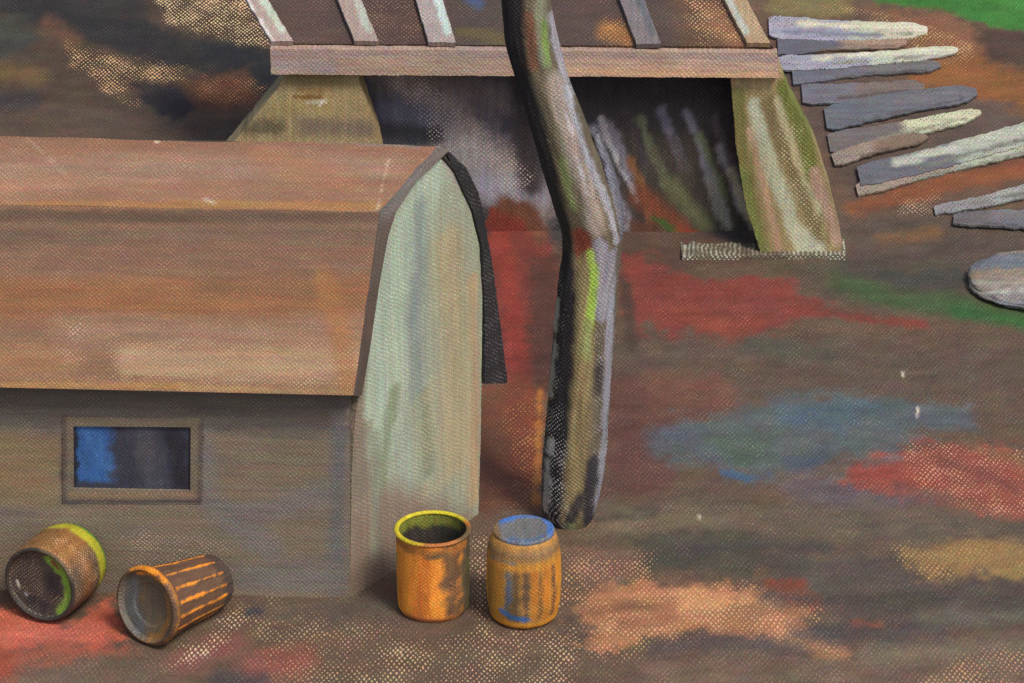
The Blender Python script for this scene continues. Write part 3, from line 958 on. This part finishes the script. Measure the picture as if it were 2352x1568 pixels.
# ------------------------------------------------------------------ fan of loose boards on the slope beside the shed
hn = np.array([0, -SLOPE, 1.0]) / math.hypot(SLOPE, 1)
FAN = [  # start, end, widths, colour, far-end colour, label
    ((1766, 60), (2130, 68), 44, 30, (150, 148, 158), (186, 182, 156), 'topmost board, lavender at the shed and cream at its split end'),
    ((1786, 106), (2084, 96), 36, 24, (92, 92, 101), (150, 126, 106), 'slate grey board with tan end between the two palest upper boards'),
    ((1788, 145), (2200, 113), 30, 22, (146, 144, 154), (188, 188, 164), 'narrow whitish board just below the slate grey one, tapering to a point'),
    ((1820, 176), (2160, 148), 32, 24, (100, 100, 108), (106, 103, 102), 'plain mid grey board lying right under the narrow whitish one'),
    ((1842, 214), (2122, 198), 40, 30, (104, 103, 111), (110, 98, 92), 'short blunt lavender grey board beside the orange brown earth'),
    ((1896, 272), (2244, 210), 50, 34, (94, 98, 104), (104, 102, 106), 'wide bluish grey board tilting up below the short blunt one'),
    ((1902, 328), (2252, 256), 42, 24, (104, 98, 96), (188, 188, 156), 'brown grey board whose raised end turns bright cream'),
    ((1914, 366), (2130, 312), 28, 24, (138, 124, 112), (122, 102, 86), 'short tan board below the one with the cream tip'),
    ((1972, 404), (2420, 286), 44, 42, (98, 98, 104), (160, 162, 146), 'wide grey board with cream upper edge, running out past the right edge'),
    ((1968, 436), (2420, 322), 26, 30, (146, 130, 116), (168, 170, 148), 'long pale board along the lower side of the wide cream edged one'),
    ((2146, 482), (2420, 418), 18, 26, (128, 126, 124), (150, 150, 142), 'thin pale board on the red brown earth at the right edge'),
    ((2190, 502), (2420, 508), 22, 40, (102, 98, 98), (110, 107, 110), 'lowest board, dark grey and nearly level near the pale boulder'),
]
for k, (a, b, w0, w1, c0, c1, lab) in enumerate(FAN):
    w0, w1 = w0 * 1.2, w1 * 1.2
    a = np.array(a, float); b = np.array(b, float)
    g = on_ground(np.array([a, b]))
    mid = g.mean(0)
    hp = Plane(mid + np.array([0, 0, 0.030 + 0.007 * (k % 3)]), np.cross(np.array([1.0, 0, 0]), np.array([0, 1.0, (g[1, 2] - g[0, 2]) / (g[1, 1] - g[0, 1] + 1e-6) if abs(g[1, 1] - g[0, 1]) > .15 else SLOPE * (0.9 if mid[1] > 2.3 else 0.5)])), (1, 0, 0))
    d = (b - a) / np.linalg.norm(b - a); nrm = np.array([-d[1], d[0]])
    def fan_strokes(p, a=a, b=b, d=d, nrm=nrm, c1=c1, w0=w0, w1=w1, k=k):
        p.line([a * 0.45 + b * 0.55, b + d * 10], w1 * 1.5, c1, 14, rough=14, scale=(70, 8))
        p.line([a * 0.7 + b * 0.3 + nrm * w0 * 0.3, a * 0.1 + b * 0.9 + nrm * w1 * 0.3], 6, tuple(int(v * 0.72) for v in c1), 4, rough=7, scale=(50, 6))
        p.fleck([a - nrm * w0, b - nrm * w1, b + nrm * w1, a + nrm * w0], (88, 74, 64), 0.36, soft=4)
        if k in (0, 2, 8):
            p.line([a * 0.8 + b * 0.2 - nrm * w0 * 0.15, b - nrm * w1 * 0.1], w1 * 0.4, c1, 6, rough=9, scale=(60, 6))
        if k == 0:
            p.line([a + nrm * 14 + d * 40, a * 0.3 + b * 0.7 + nrm * 14], 12, (112, 110, 124), 6)
    n = 16
    t = np.linspace(0, 1, n)[:, None]
    wv = (w0 * (1 - t) + w1 * t) / 2 * (1 - 0.7 * np.clip((t - 0.86) / 0.14, 0, 1) ** 2) * np.where(t < 0.03, 0.8, 1.0)
    cen = a * (1 - t) + b * t
    # the board's long edges, with a little bow
    bow = nrm * (5 * np.sin(math.pi * t) * (-1) ** k)
    o = sheet('board', hp, (cen + bow - nrm * wv)[::1], (cen + bow + nrm * wv)[::1], c0, M_WOOD, None, thick=0.022, step=4.0, rag=3.0, strokes=fan_strokes,
              arc=True, seed=100 + 5 * k, amount=0.3, grain=(60, 9), mottle=(0.14, 90, 12))
    tag(o, lab, 'board', 'loose boards fanned out beside the shed')

# ------------------------------------------------------------------ boulder at the right edge
def lathe(profile, n, ridges=None):
    """profile (k,2) of radius, height -> verts (k, n+1, 3) round the z axis"""
    prof = np.asarray(profile, float)
    th = np.linspace(0, 2 * math.pi, n + 1) + math.pi / 2      # seam at the back
    R = prof[:, 0:1] * (1 + (ridges(th)[None, :] * sstep(0.07, 0.12, prof[:, 1:2]) if ridges else 0 * th[None, :]))
    return np.stack([R * np.cos(th), R * np.sin(th), np.broadcast_to(prof[:, 1:2], R.shape)], -1), th


cen = on_ground([(2372, 690)])[0]
t = np.linspace(0.0, math.pi, 60)
prof = np.stack([np.sin(t) ** 0.5, -np.cos(t)], -1)
G, th = lathe(prof, 90)
nz = 1 + 0.16 * fbm(th[None, :] * 1.3 + t[:, None] * 0, t[:, None] * 2.0 + 0 * th[None, :], 7, 3)
nz = nz * (1 + 0.20 * fbm(np.cos(th)[None, :] * 2.2 + 0 * t[:, None], np.sin(th)[None, :] * 2.2 + 0 * t[:, None], 31, 4) + 0.10 * fbm(np.cos(th)[None, :] * 7 + 0 * t[:, None], np.sin(th)[None, :] * 7 + t[:, None], 37, 3))
nz[:, -1] = nz[:, 0]
G = G * nz[..., None] * np.array([0.55, 0.56, 0.10])
G[..., 2] += 0.06; G[..., 1] += 0.30
c = np.stack([(G[..., 0] * 290).ravel(), (-G[..., 1] * 118 - G[..., 2] * 250).ravel()], -1)
p = Paint(c, (128, 118, 106), amount=0.3, grain=(60, 9), seed=150)
for yy, cc, ww in ((-92, (104, 108, 114), 44), (-66, (140, 126, 106), 22), (-46, (150, 140, 126), 18), (-24, (168, 164, 152), 12), (-10, (126, 120, 116), 20), (8, (122, 122, 128), 22), (26, (178, 172, 150), 9), (36, (120, 112, 108), 14)):
    p.line([(-150, yy + 6), (150, yy - 4)], ww, cc, 7, rough=14, scale=(80, 10))
p.mottle(0.14, 60, 14)
bo = link_mesh('boulder', G.reshape(-1, 3), grid_faces(60, 91), c, p, M_ROCK)
bo.location = Vector(cen)
tag(bo, 'flat pale grey boulder streaked whitish and blue grey at the right edge', 'boulder')

# ------------------------------------------------------------------ tree
T0 = on_ground([(1306, 1196)])[0]
tp = Plane(T0, (0, -1, 0), (1, 0, 0))
TR = np.array([  # picture height, centre, half width
    (1232, 1318, 14), (1216, 1312, 34), (1196, 1307, 54), (1160, 1307, 64), (1120, 1312, 67), (1050, 1318, 71), (900, 1330, 71), (750, 1342, 70), (640, 1352, 67), (570, 1362, 66),
    (530, 1362, 70), (450, 1340, 75), (350, 1306, 70), (250, 1270, 63), (170, 1242, 60), (100, 1222, 62), (0, 1206, 56), (-120, 1192, 50), (-300, 1160, 42), (-520, 1170, 30), (-640, 1176, 14)], float)
tree = empty('bare_tree', T0)
tag(tree, 'bare crooked tree trunk striped olive and pale lavender, its left side painted black as shade, in front of the shed', 'tree')


def tube(name, table, strokes, base, seed, parent, lumps=0.15, depth=0.0, step=6.0):
    ys = np.arange(table[0, 0], table[-1, 0], -step)
    o = np.argsort(table[:, 0])
    cx = np.interp(ys, table[o, 0], table[o, 1]); hw = np.interp(ys, table[o, 0], table[o, 2])
    ker = np.ones(9) / 9.0
    cx = np.convolve(np.pad(cx, 4, mode='edge'), ker, 'valid'); hw = np.convolve(np.pad(hw, 4, mode='edge'), ker, 'valid')
    P = tp.at(np.stack([cx, ys], -1))
    R = hw * np.linalg.norm(tp.at(np.stack([cx + 1, ys], -1)) - P, axis=1)
    n = 72
    th = np.linspace(0, 2 * math.pi, n + 1) + math.pi / 2
    s = np.arange(len(ys))[:, None] * step
    lump = 1 + lumps * fbm(np.cos(th)[None, :] * 3.2 + s * 0.004, np.sin(th)[None, :] * 3.2 + s * 0.004 + 7, seed, 3)
    lump = lump + 0.09 * fbm(np.cos(th)[None, :] * 9 + s * 0.002, np.sin(th)[None, :] * 9 + s * 0.01, seed + 2, 3)
    RR = R[:, None] * lump
    G = P[:, None, :] + np.stack([RR * np.cos(th), RR * np.sin(th) * 0.9 + depth, 0 * RR], -1)
    frontness = np.where(np.sin(th) < 0.2, 1.0, 1.0)
    cc = np.stack([(np.cos(th)[None, :] * hw[:, None]) + 0 * s, np.broadcast_to(ys[:, None], RR.shape)], -1).reshape(-1, 2)
    uvs = np.stack([(th[None, :] * hw[:, None] * 0.9 + 0 * s), np.broadcast_to(-ys[:, None], RR.shape)], -1).reshape(-1, 2)

    def to2d(px):
        px = np.asarray(px, float)
        return np.stack([px[:, 0] - np.interp(px[:, 1], ys[::-1], cx[::-1]), px[:, 1]], -1)

    p = Paint(cc, base, to2d, amount=0.3, grain=(14, 70), seed=seed)
    strokes(p)
    p.mottle(0.18, 16, 70)
    return link_mesh(name, G.reshape(-1, 3), grid_faces(len(ys), n + 1, 0, True), uvs, p, M_BARK, parent)


def trunk_strokes(p):
    p.line([(1180, -100), (1178, 60), (1200, 200), (1235, 330)], 56, (42, 38, 39), 8)  # shade of the trunk's left side painted in as black
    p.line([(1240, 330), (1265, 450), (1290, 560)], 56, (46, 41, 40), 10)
    p.line([(1215, 20), (1225, 130)], 24, (108, 74, 56), 8)
    p.line([(1245, -60), (1240, 40), (1250, 120)], 24, (126, 128, 104), 8)
    p.line([(1248, 40), (1258, 130)], 14, (112, 134, 72), 5)
    p.line([(1270, 30), (1285, 120), (1300, 180)], 20, (150, 144, 148), 6)
    p.line([(1262, 150), (1285, 260), (1310, 380)], 26, (110, 106, 88), 8)
    p.line([(1275, 170), (1310, 290), (1350, 400), (1370, 500)], 40, (150, 136, 124), 10)
    p.line([(1300, 190), (1340, 320), (1395, 450), (1415, 540)], 14, (158, 158, 164), 4)
    p.line([(1290, 350), (1315, 450)], 16, (116, 124, 80), 7)
    p.line([(1335, 520), (1340, 560)], 40, (120, 62, 46), 8)
    p.line([(1290, 600), (1295, 800), (1280, 1000), (1265, 1180)], 62, (38, 35, 38), 6, rough=7)  # painted shade carried down the lower left side
    p.line([(1345, 580), (1345, 760), (1330, 950), (1310, 1180)], 46, (132, 116, 82), 10, rough=8)
    p.line([(1355, 560), (1365, 620), (1355, 720)], 22, (150, 178, 74), 6, rough=6)
    p.line([(1352, 720), (1345, 790)], 26, (134, 138, 88), 10)
    p.line([(1378, 540), (1392, 600), (1388, 700)], 34, (138, 134, 142), 7)
    p.line([(1406, 560), (1404, 700), (1396, 850), (1386, 1000), (1370, 1170)], 14, (144, 142, 150), 4, rough=7)
    p.line([(1378, 820), (1375, 880)], 20, (70, 62, 58), 6)
    p.line([(1360, 1040), (1355, 1190)], 30, (52, 49, 52), 7)
    p.line([(1276, 680), (1272, 800), (1262, 900)], 10, (150, 148, 144), 3, rough=7, op=.8)
    p.line([(1330, 1120), (1300, 1200)], 26, (58, 54, 54), 8)
    p.line([(1310, 1190), (1330, 1225)], 24, (124, 132, 96), 8)
    p.line([(1262, 1000), (1256, 1080), (1252, 1160)], 12, (150, 150, 150), 4, rough=12)
    p.line([(1300, 240), (1325, 330), (1350, 420)], 7, (176, 172, 172), 3, rough=9)
    p.line([(1222, 160), (1250, 260)], 8, (84, 76, 66), 4, rough=8)
    p.fleck([(1236, 900), (1290, 900), (1305, 1000), (1300, 1190), (1230, 1190)], (164, 164, 164), 0.46)
    p.fleck([(1275, 620), (1260, 900), (1275, 900), (1290, 620)], (170, 168, 162), 0.4)
    p.fleck([(1385, 580), (1425, 580), (1405, 1180), (1360, 1180)], (166, 164, 170), 0.46)
    p.fleck([(1290, 180), (1330, 180), (1410, 450), (1330, 450)], (90, 84, 78), 0.3)


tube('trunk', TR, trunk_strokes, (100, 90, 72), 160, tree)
BR = np.array([(566, 1404, 18), (520, 1416, 21), (450, 1408, 19), (380, 1392, 16), (330, 1376, 11), (300, 1364, 5)], float)


def branch_strokes(p):
    p.line([(1370, 310), (1396, 390), (1415, 480), (1415, 560)], 12, (128, 126, 134), 5)
    p.line([(1380, 360), (1395, 470)], 12, (78, 78, 84), 4)


tube('branch', BR, branch_strokes, (98, 97, 104), 170, tree, lumps=0.2, depth=-0.02)
for tb, sd in ((np.array([(-140, 1190, 26), (-260, 1260, 22), (-400, 1360, 15), (-560, 1420, 6)], float), 172), (np.array([(-220, 1170, 22), (-330, 1090, 17), (-480, 1010, 6)], float), 174)):
    tube('branch', tb, lambda p: None, (92, 82, 74), sd, tree, lumps=0.2)

# ------------------------------------------------------------------ drums and baskets
def stand(px, r_px):
    """ground point under the middle of a standing drum whose foot shows lowest at px"""
    g = on_ground([px])[0]
    sc = FPX / np.dot(g - CAM, FWD)
    r = r_px / sc
    return g + np.array([0, r, 0]), r, sc


FACE_X = -1.0


def lathe_part(name, profile, strokes, base, seed, parent, mat=M_DRUM, sc=310.0, n=96, amount=0.3, ridges=None, wob=0.0, smooth=True, flip=False, grain=(18, 50), flat=False, face=False):
    G, th = lathe(profile, n, ridges)
    if wob:
        f = 1 + wob * fbm(np.cos(th)[None, :] * 1.5 + 5, np.sin(th)[None, :] * 1.5 + G[:, :1, 2] * 2, seed, 2)
        G[..., :2] *= f[..., None]
    prof = np.asarray(profile, float)
    s = np.concatenate([[0], np.cumsum(np.linalg.norm(np.diff(prof, axis=0), axis=1))])
    # pigment coordinates: degrees round the drum (0 = towards the viewer, + = right), length along the profile in picture units
    ang = (np.degrees(th) - 270.0)
    c = np.stack([np.broadcast_to(ang[None, :], G.shape[:2]), np.broadcast_to(prof[:, 1:2] * sc, G.shape[:2])], -1).reshape(-1, 2)
    if flat:
        c = np.stack([G[..., 0] * sc, -G[..., 1] * sc * 0.42], -1).reshape(-1, 2)
    if face:                       # the root's x points to the right and its y upwards once laid down
        c = np.stack([G[..., 0] * sc * FACE_X, -G[..., 1] * sc], -1).reshape(-1, 2)
    uv = c if flat or face else np.stack([np.broadcast_to(th[None, :] * prof[:, 0].max() * sc, G.shape[:2]), np.broadcast_to(s[:, None] * sc, G.shape[:2])], -1).reshape(-1, 2)
    p = Paint(c, base, amount=amount, grain=grain, seed=seed)
    strokes(p)
    p.mottle(0.16, 20, 46)
    return link_mesh(name, G.reshape(-1, 3), grid_faces(len(prof), n + 1, 0, flip), uv, p, mat, parent, smooth)


def prof_res(pts, n):
    return resample(pts, n)


# --- open orange drum with yellow rim
g, R, sc = stand((994, 1440), 86)
H = 0.66
d1 = empty('barrel', (0, 0, 0)); d1_at = g
tag(d1, 'standing orange barrel with open top and bright yellow rim', 'barrel', 'barrels around the barn')


def s1(p):
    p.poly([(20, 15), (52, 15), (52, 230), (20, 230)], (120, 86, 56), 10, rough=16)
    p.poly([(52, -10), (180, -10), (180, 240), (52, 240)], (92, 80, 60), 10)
    p.line([(-60, 20), (-50, 160)], 40, (226, 140, 48), 14)
    p.line([(-88, 20), (-86, 150)], 12, (136, 142, 46), 5)
    p.line([(82, 20), (82, 140)], 14, (108, 108, 60), 6)
    p.line([(-20, 30), (-10, 190)], 30, (208, 118, 46), 14)
    p.line([(-40, 8), (30, 2)], 30, (184, 106, 62), 10)
    p.line([(-80, 195), (0, 188), (60, 196)], 22, (164, 104, 48), 8)
    p.line([(-5, 180), (25, 184)], 14, (110, 88, 56), 6)
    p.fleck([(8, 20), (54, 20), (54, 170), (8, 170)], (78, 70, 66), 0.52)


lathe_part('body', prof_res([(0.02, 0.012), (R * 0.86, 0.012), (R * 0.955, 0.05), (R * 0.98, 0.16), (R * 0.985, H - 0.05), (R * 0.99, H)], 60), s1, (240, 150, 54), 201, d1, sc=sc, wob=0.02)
def s1i(p):
    p.poly([(-195, 178), (-40, 178), (-40, 230), (-195, 230)], (120, 124, 48), 10)
    p.poly([(130, 180), (270, 180), (270, 230), (130, 230)], (120, 118, 48), 10)
    p.fleck([(-100, 110), (0, 110), (0, 200), (-100, 200)], (190, 110, 50), 0.25)


lathe_part('inside', prof_res([(R * 0.93, H - 0.01), (R * 0.90, H * 0.5), (R * 0.82, 0.08), (0.01, 0.07)], 40), s1i, (60, 54, 48), 203, d1, sc=sc, flip=True)


def s1r(p):
    p.poly([(-30, -50), (112, -50), (112, 400), (-30, 400)], (164, 100, 46), 14)
    p.poly([(50, -50), (95, -50), (95, 400), (50, 400)], (104, 82, 54), 14)
    p.line([(150, 200), (200, 200)], 40, (200, 184, 40), 8)


tt = np.linspace(0, 2 * math.pi, 15)
lathe_part('rim', np.stack([R * 0.965 + 0.019 * np.cos(tt), H + 0.003 - 0.014 * np.sin(tt)], -1), s1r, (196, 180, 40), 205, d1, sc=sc, amount=0.2, flip=True)

# --- orange drum with blue lid
g, R, sc = stand((1203, 1456), 87)
H2 = 0.70
d2 = empty('barrel', (0, 0, 0)); d2_at = g
tag(d2, 'bulging orange barrel with a closed blue lid beside the trunk', 'barrel', 'barrels around the barn')


def s2(p):
    for a, w, cc in ((-86, 18, (214, 144, 44)), (-66, 20, (164, 122, 56)), (-45, 22, (176, 124, 48)), (-26, 10, (104, 104, 96)), (-14, 16, (112, 88, 58)), (4, 12, (92, 76, 60)),
                     (16, 10, (184, 116, 44)), (28, 8, (110, 78, 48)), (40, 14, (190, 120, 44)), (54, 10, (88, 64, 54)), (68, 16, (204, 134, 42)), (86, 12, (206, 140, 44))):
        p.line([(a, 34), (a * 0.96, 168)], w, cc, 4, rough=7)
    p.line([(-24, 80), (-24, 130)], 7, (88, 104, 122), 3, op=.8)
    p.line([(-90, 20), (-40, 10), (40, 10), (90, 24)], 26, (200, 134, 44), 6)
    p.line([(-38, 52), (-30, 44)], 11, (70, 116, 172), 3)
    p.line([(-20, 38), (8, 34)], 9, (66, 102, 150), 3)
    p.line([(-90, 172), (0, 168), (90, 174)], 20, (184, 126, 48), 9)
    p.line([(-90, 196), (0, 194), (90, 196)], 22, (136, 104, 66), 9)
    p.line([(-60, 178), (-20, 180)], 12, (120, 112, 96), 6)
    p.fleck([(10, 30), (80, 30), (80, 160), (10, 160)], (216, 136, 44), 0.42)


lathe_part('body', prof_res([(0.02, 0.012), (R * 0.80, 0.012), (R * 0.90, 0.04), (R * 0.975, 0.16), (R * 1.0, 0.32), (R * 0.985, 0.50), (R * 0.93, 0.62), (R * 0.84, 0.685), (R * 0.80, H2)], 70), s2,
           (176, 126, 60), 211, d2, sc=sc, wob=0.02)


def s2l(p):
    p.line([(-52, -16), (-10, -31), (40, -27), (66, -8), (60, 8)], 14, (66, 104, 164), 5, rough=6)
    p.line([(-30, 22), (10, 26), (40, 18)], 9, (84, 104, 134), 4, op=.8, rough=6)
    p.line([(-80, 0), (-60, 18), (-70, -18)], 16, (124, 96, 62), 6)


lathe_part('lid', prof_res([(R * 0.815, H2 - 0.012), (R * 0.82, H2 + 0.012), (R * 0.76, H2 + 0.022), (R * 0.4, H2 + 0.016), (0.005, H2 + 0.016)], 36), s2l, (104, 103, 102), 213, d2, sc=sc, amount=0.3, flat=True)

d1.location = Vector(d1_at); d2.location = Vector(d2_at)

# --- a drum lying with its mouth to the viewer
def lay(name_root, px, r_front, r_back, L, alpha, label):
    """root empty at the mouth, local z running back along the drum"""
    g = on_plane(np.array([px], float), (0, 0, r_front + 0.01), (0, 0, 1))[0]
    axis = np.array([math.cos(alpha) * L, math.sin(alpha) * L, r_back - r_front])
    axis /= np.linalg.norm(axis)
    z = Vector(axis)
    y = Vector((0, 0, 1)) - z * z.z; y.normalize()
    x = y.cross(z)
    from mathutils import Matrix
    m = Matrix((x, y, z)).transposed().to_4x4()
    m.translation = Vector(g)
    e = bpy.data.objects.new(name_root, None)
    e.empty_display_size = 0.2
    COL.objects.link(e)
    tag(e, label, 'barrel', 'barrels around the barn')
    return e, m


def place(e, m):
    for ch in e.children:
        ch.matrix_parent_inverse.identity()
    e.matrix_world = m


# in lying drums pigment angle: 0 = underside, +-180 = top, -90 / +90 = sides
e3, m3 = lay('barrel', (92, 1342), 0.30, 0.285, 0.50, math.radians(66), 'dark open barrel on its side with lime green edges, nearest the left edge')
bpy.context.view_layer.update()


def s3(p):
    p.line([(-180, 60), (180, 60)], 50, (104, 76, 50), 16)
    p.poly([(110, -10), (190, -10), (190, 125), (110, 125)], (140, 98, 50), 16, op=.8)
    p.poly([(-190, -10), (-130, -10), (-130, 125), (-190, 125)], (146, 100, 48), 16, op=.8)
    p.line([(-110, 60), (-70, 60)], 40, (132, 88, 52), 16, op=.8)
    p.poly([(-190, 112), (190, 112), (190, 150), (-190, 150)], (170, 164, 44), 7, rough=9)
    p.line([(-190, 152), (190, 152)], 12, (96, 130, 48), 4, rough=5)
    p.fleck([(-190, 0), (190, 0), (190, 106), (-190, 106)], (196, 160, 122), 0.40)
    p.poly([(-70, -10), (60, -10), (60, 170), (-70, 170)], (80, 66, 54), 16)


lathe_part('body', prof_res([(0.280, 0.0), (0.298, 0.02), (0.302, 0.22), (0.296, 0.40), (0.272, 0.50), (0.0, 0.505)], 70), s3, (92, 74, 58), 221, e3, sc=312, flip=True)


def s3i(p):
    # head of the drum, x right and y down on its own plane
    p.line([(20, -62), (52, -40), (68, 0), (62, 40), (46, 64)], 22, (124, 160, 56), 6, rough=8)
    p.line([(26, -60), (44, -44)], 10, (142, 88, 50), 4)
    p.line([(24, -10), (28, 14)], 42, (46, 42, 44), 14)
    p.line([(-30, 50), (0, 58)], 30, (48, 46, 48), 12)
    p.line([(-66, 10), (-62, 22)], 7, (206, 198, 176), 2, rough=3)
    p.line([(-44, 38), (-42, 40)], 6, (150, 150, 156), 2, rough=3)
    p.fleck([(-90, -80), (0, -80), (0, 90), (-90, 90)], (150, 128, 104), 0.34)
    p.fleck([(10, 30), (80, 20), (70, 90), (10, 90)], (180, 156, 124), 0.36)


lathe_part('head', prof_res([(0.278, 0.0), (0.268, 0.012), (0.262, 0.028), (0.2, 0.034), (0.0, 0.038)], 50), s3i, (72, 63, 55), 223, e3, sc=312, face=True)


def s3r(p):
    p.poly([(-190, -40), (-110, -40), (-110, 40), (-190, 40)], (92, 80, 58), 12)


lathe_part('rim', np.stack([0.276 + 0.015 * np.cos(tt), 0.0 + 0.013 * np.sin(tt)], -1), s3r, (58, 54, 48), 225, e3, sc=312, amount=0.25)
place(e3, m3)

e4, m4 = lay('barrel', (334, 1393), 0.295, 0.20, 0.76, math.radians(51), 'ribbed brown barrel on its side with thin orange ribs, tapering to the right')
bpy.context.view_layer.update()
RIBS = [-36, -62, -86, -108, -132, -158, 172, 140]


def s4(p):
    p.poly([(-190, 185), (190, 205), (190, 250), (-190, 250)], (74, 60, 54), 8)
    for a in RIBS:
        p.line([(a, 30), (a, 196)], 4.0, (226, 138, 40), 1.8, op=.92, rough=4.5)
    p.line([(-190, 14), (190, 14)], 14, (150, 100, 48), 6)
    p.line([(150, 6), (190, 6)], 14, (226, 138, 36), 5)
    p.line([(-190, 6), (-150, 6)], 14, (226, 138, 36), 5)


def rib_relief(th):
    a = np.degrees(th) - 270.0
    a = (a + 180) % 360 - 180
    r = 0 * a
    for k in RIBS:
        dd = (a - k + 180) % 360 - 180
        r = r + 0.03 * np.exp(-(dd / 3.0) ** 2)
    return r


lathe_part('body', prof_res([(0.272, 0.0), (0.296, 0.012), (0.296, 0.05), (0.272, 0.075), (0.242, 0.3), (0.22, 0.58), (0.20, 0.72), (0.14, 0.765), (0.0, 0.775)], 80), s4, (98, 72, 54), 231, e4, sc=312, n=180, ridges=rib_relief, flip=True,
           grain=(8, 50))


def s4i(p):
    p.line([(-52, -30), (-58, 20), (-30, 60)], 40, (92, 92, 88), 18)
    p.line([(-24, -36), (-30, 0)], 10, (112, 86, 60), 6)
    p.line([(50, -40), (64, 10), (40, 60), (10, 74)], 18, (140, 100, 54), 7, rough=8)
    p.line([(30, 30), (20, 44)], 20, (112, 94, 70), 8)
    p.line([(-40, -66), (0, -78), (40, -66)], 9, (206, 132, 46), 4, rough=5)


lathe_part('inside', prof_res([(0.274, 0.0), (0.262, 0.02), (0.25, 0.04), (0.17, 0.048), (0.15, 0.06), (0.0, 0.064)], 50), s4i, (98, 86, 68), 233, e4, sc=312, face=True)
place(e4, m4)

# ------------------------------------------------------------------ light
SUN = np.array([0.36, -0.48, 0.80]); SUN /= np.linalg.norm(SUN)
sl = bpy.data.lights.new('sun', 'SUN')
sl.energy = 2.1
sl.angle = math.radians(14)
sl.color = (1.0, 0.95, 0.88)
so = bpy.data.objects.new('sun', sl)
so.rotation_euler = Vector(SUN).to_track_quat('Z', 'Y').to_euler()
so.location = (6, -8, 12)
COL.objects.link(so)
w = bpy.data.worlds.new('World'); scene.world = w
w.use_nodes = True
nt = w.node_tree
bg = nt.nodes['Background']
sky = nt.nodes.new('ShaderNodeTexSky')
sky.sky_type = 'NISHITA'; sky.sun_disc = False
sky.sun_elevation = math.asin(SUN[2])
sky.sun_rotation = math.atan2(SUN[0], SUN[1])
sky.dust_density = 3.0
nt.links.new(sky.outputs[0], bg.inputs[0])
bg.inputs[1].default_value = 0.15

# ------------------------------------------------------------------ camera object and view
cd = bpy.data.cameras.new('camera')
cd.sensor_width = 36.0
cd.lens = 36.0 * FPX / 2352.0
cd.clip_end = 1000.0
co = bpy.data.objects.new('camera', cd)
co.location = Vector(CAM)
co.rotation_euler = (math.pi / 2 - PITCH, 0, 0)
COL.objects.link(co)
scene.camera = co
vs = scene.view_settings
vs.view_transform = 'Standard'; vs.look = 'None'; vs.exposure = 0.08; vs.gamma = 1.0
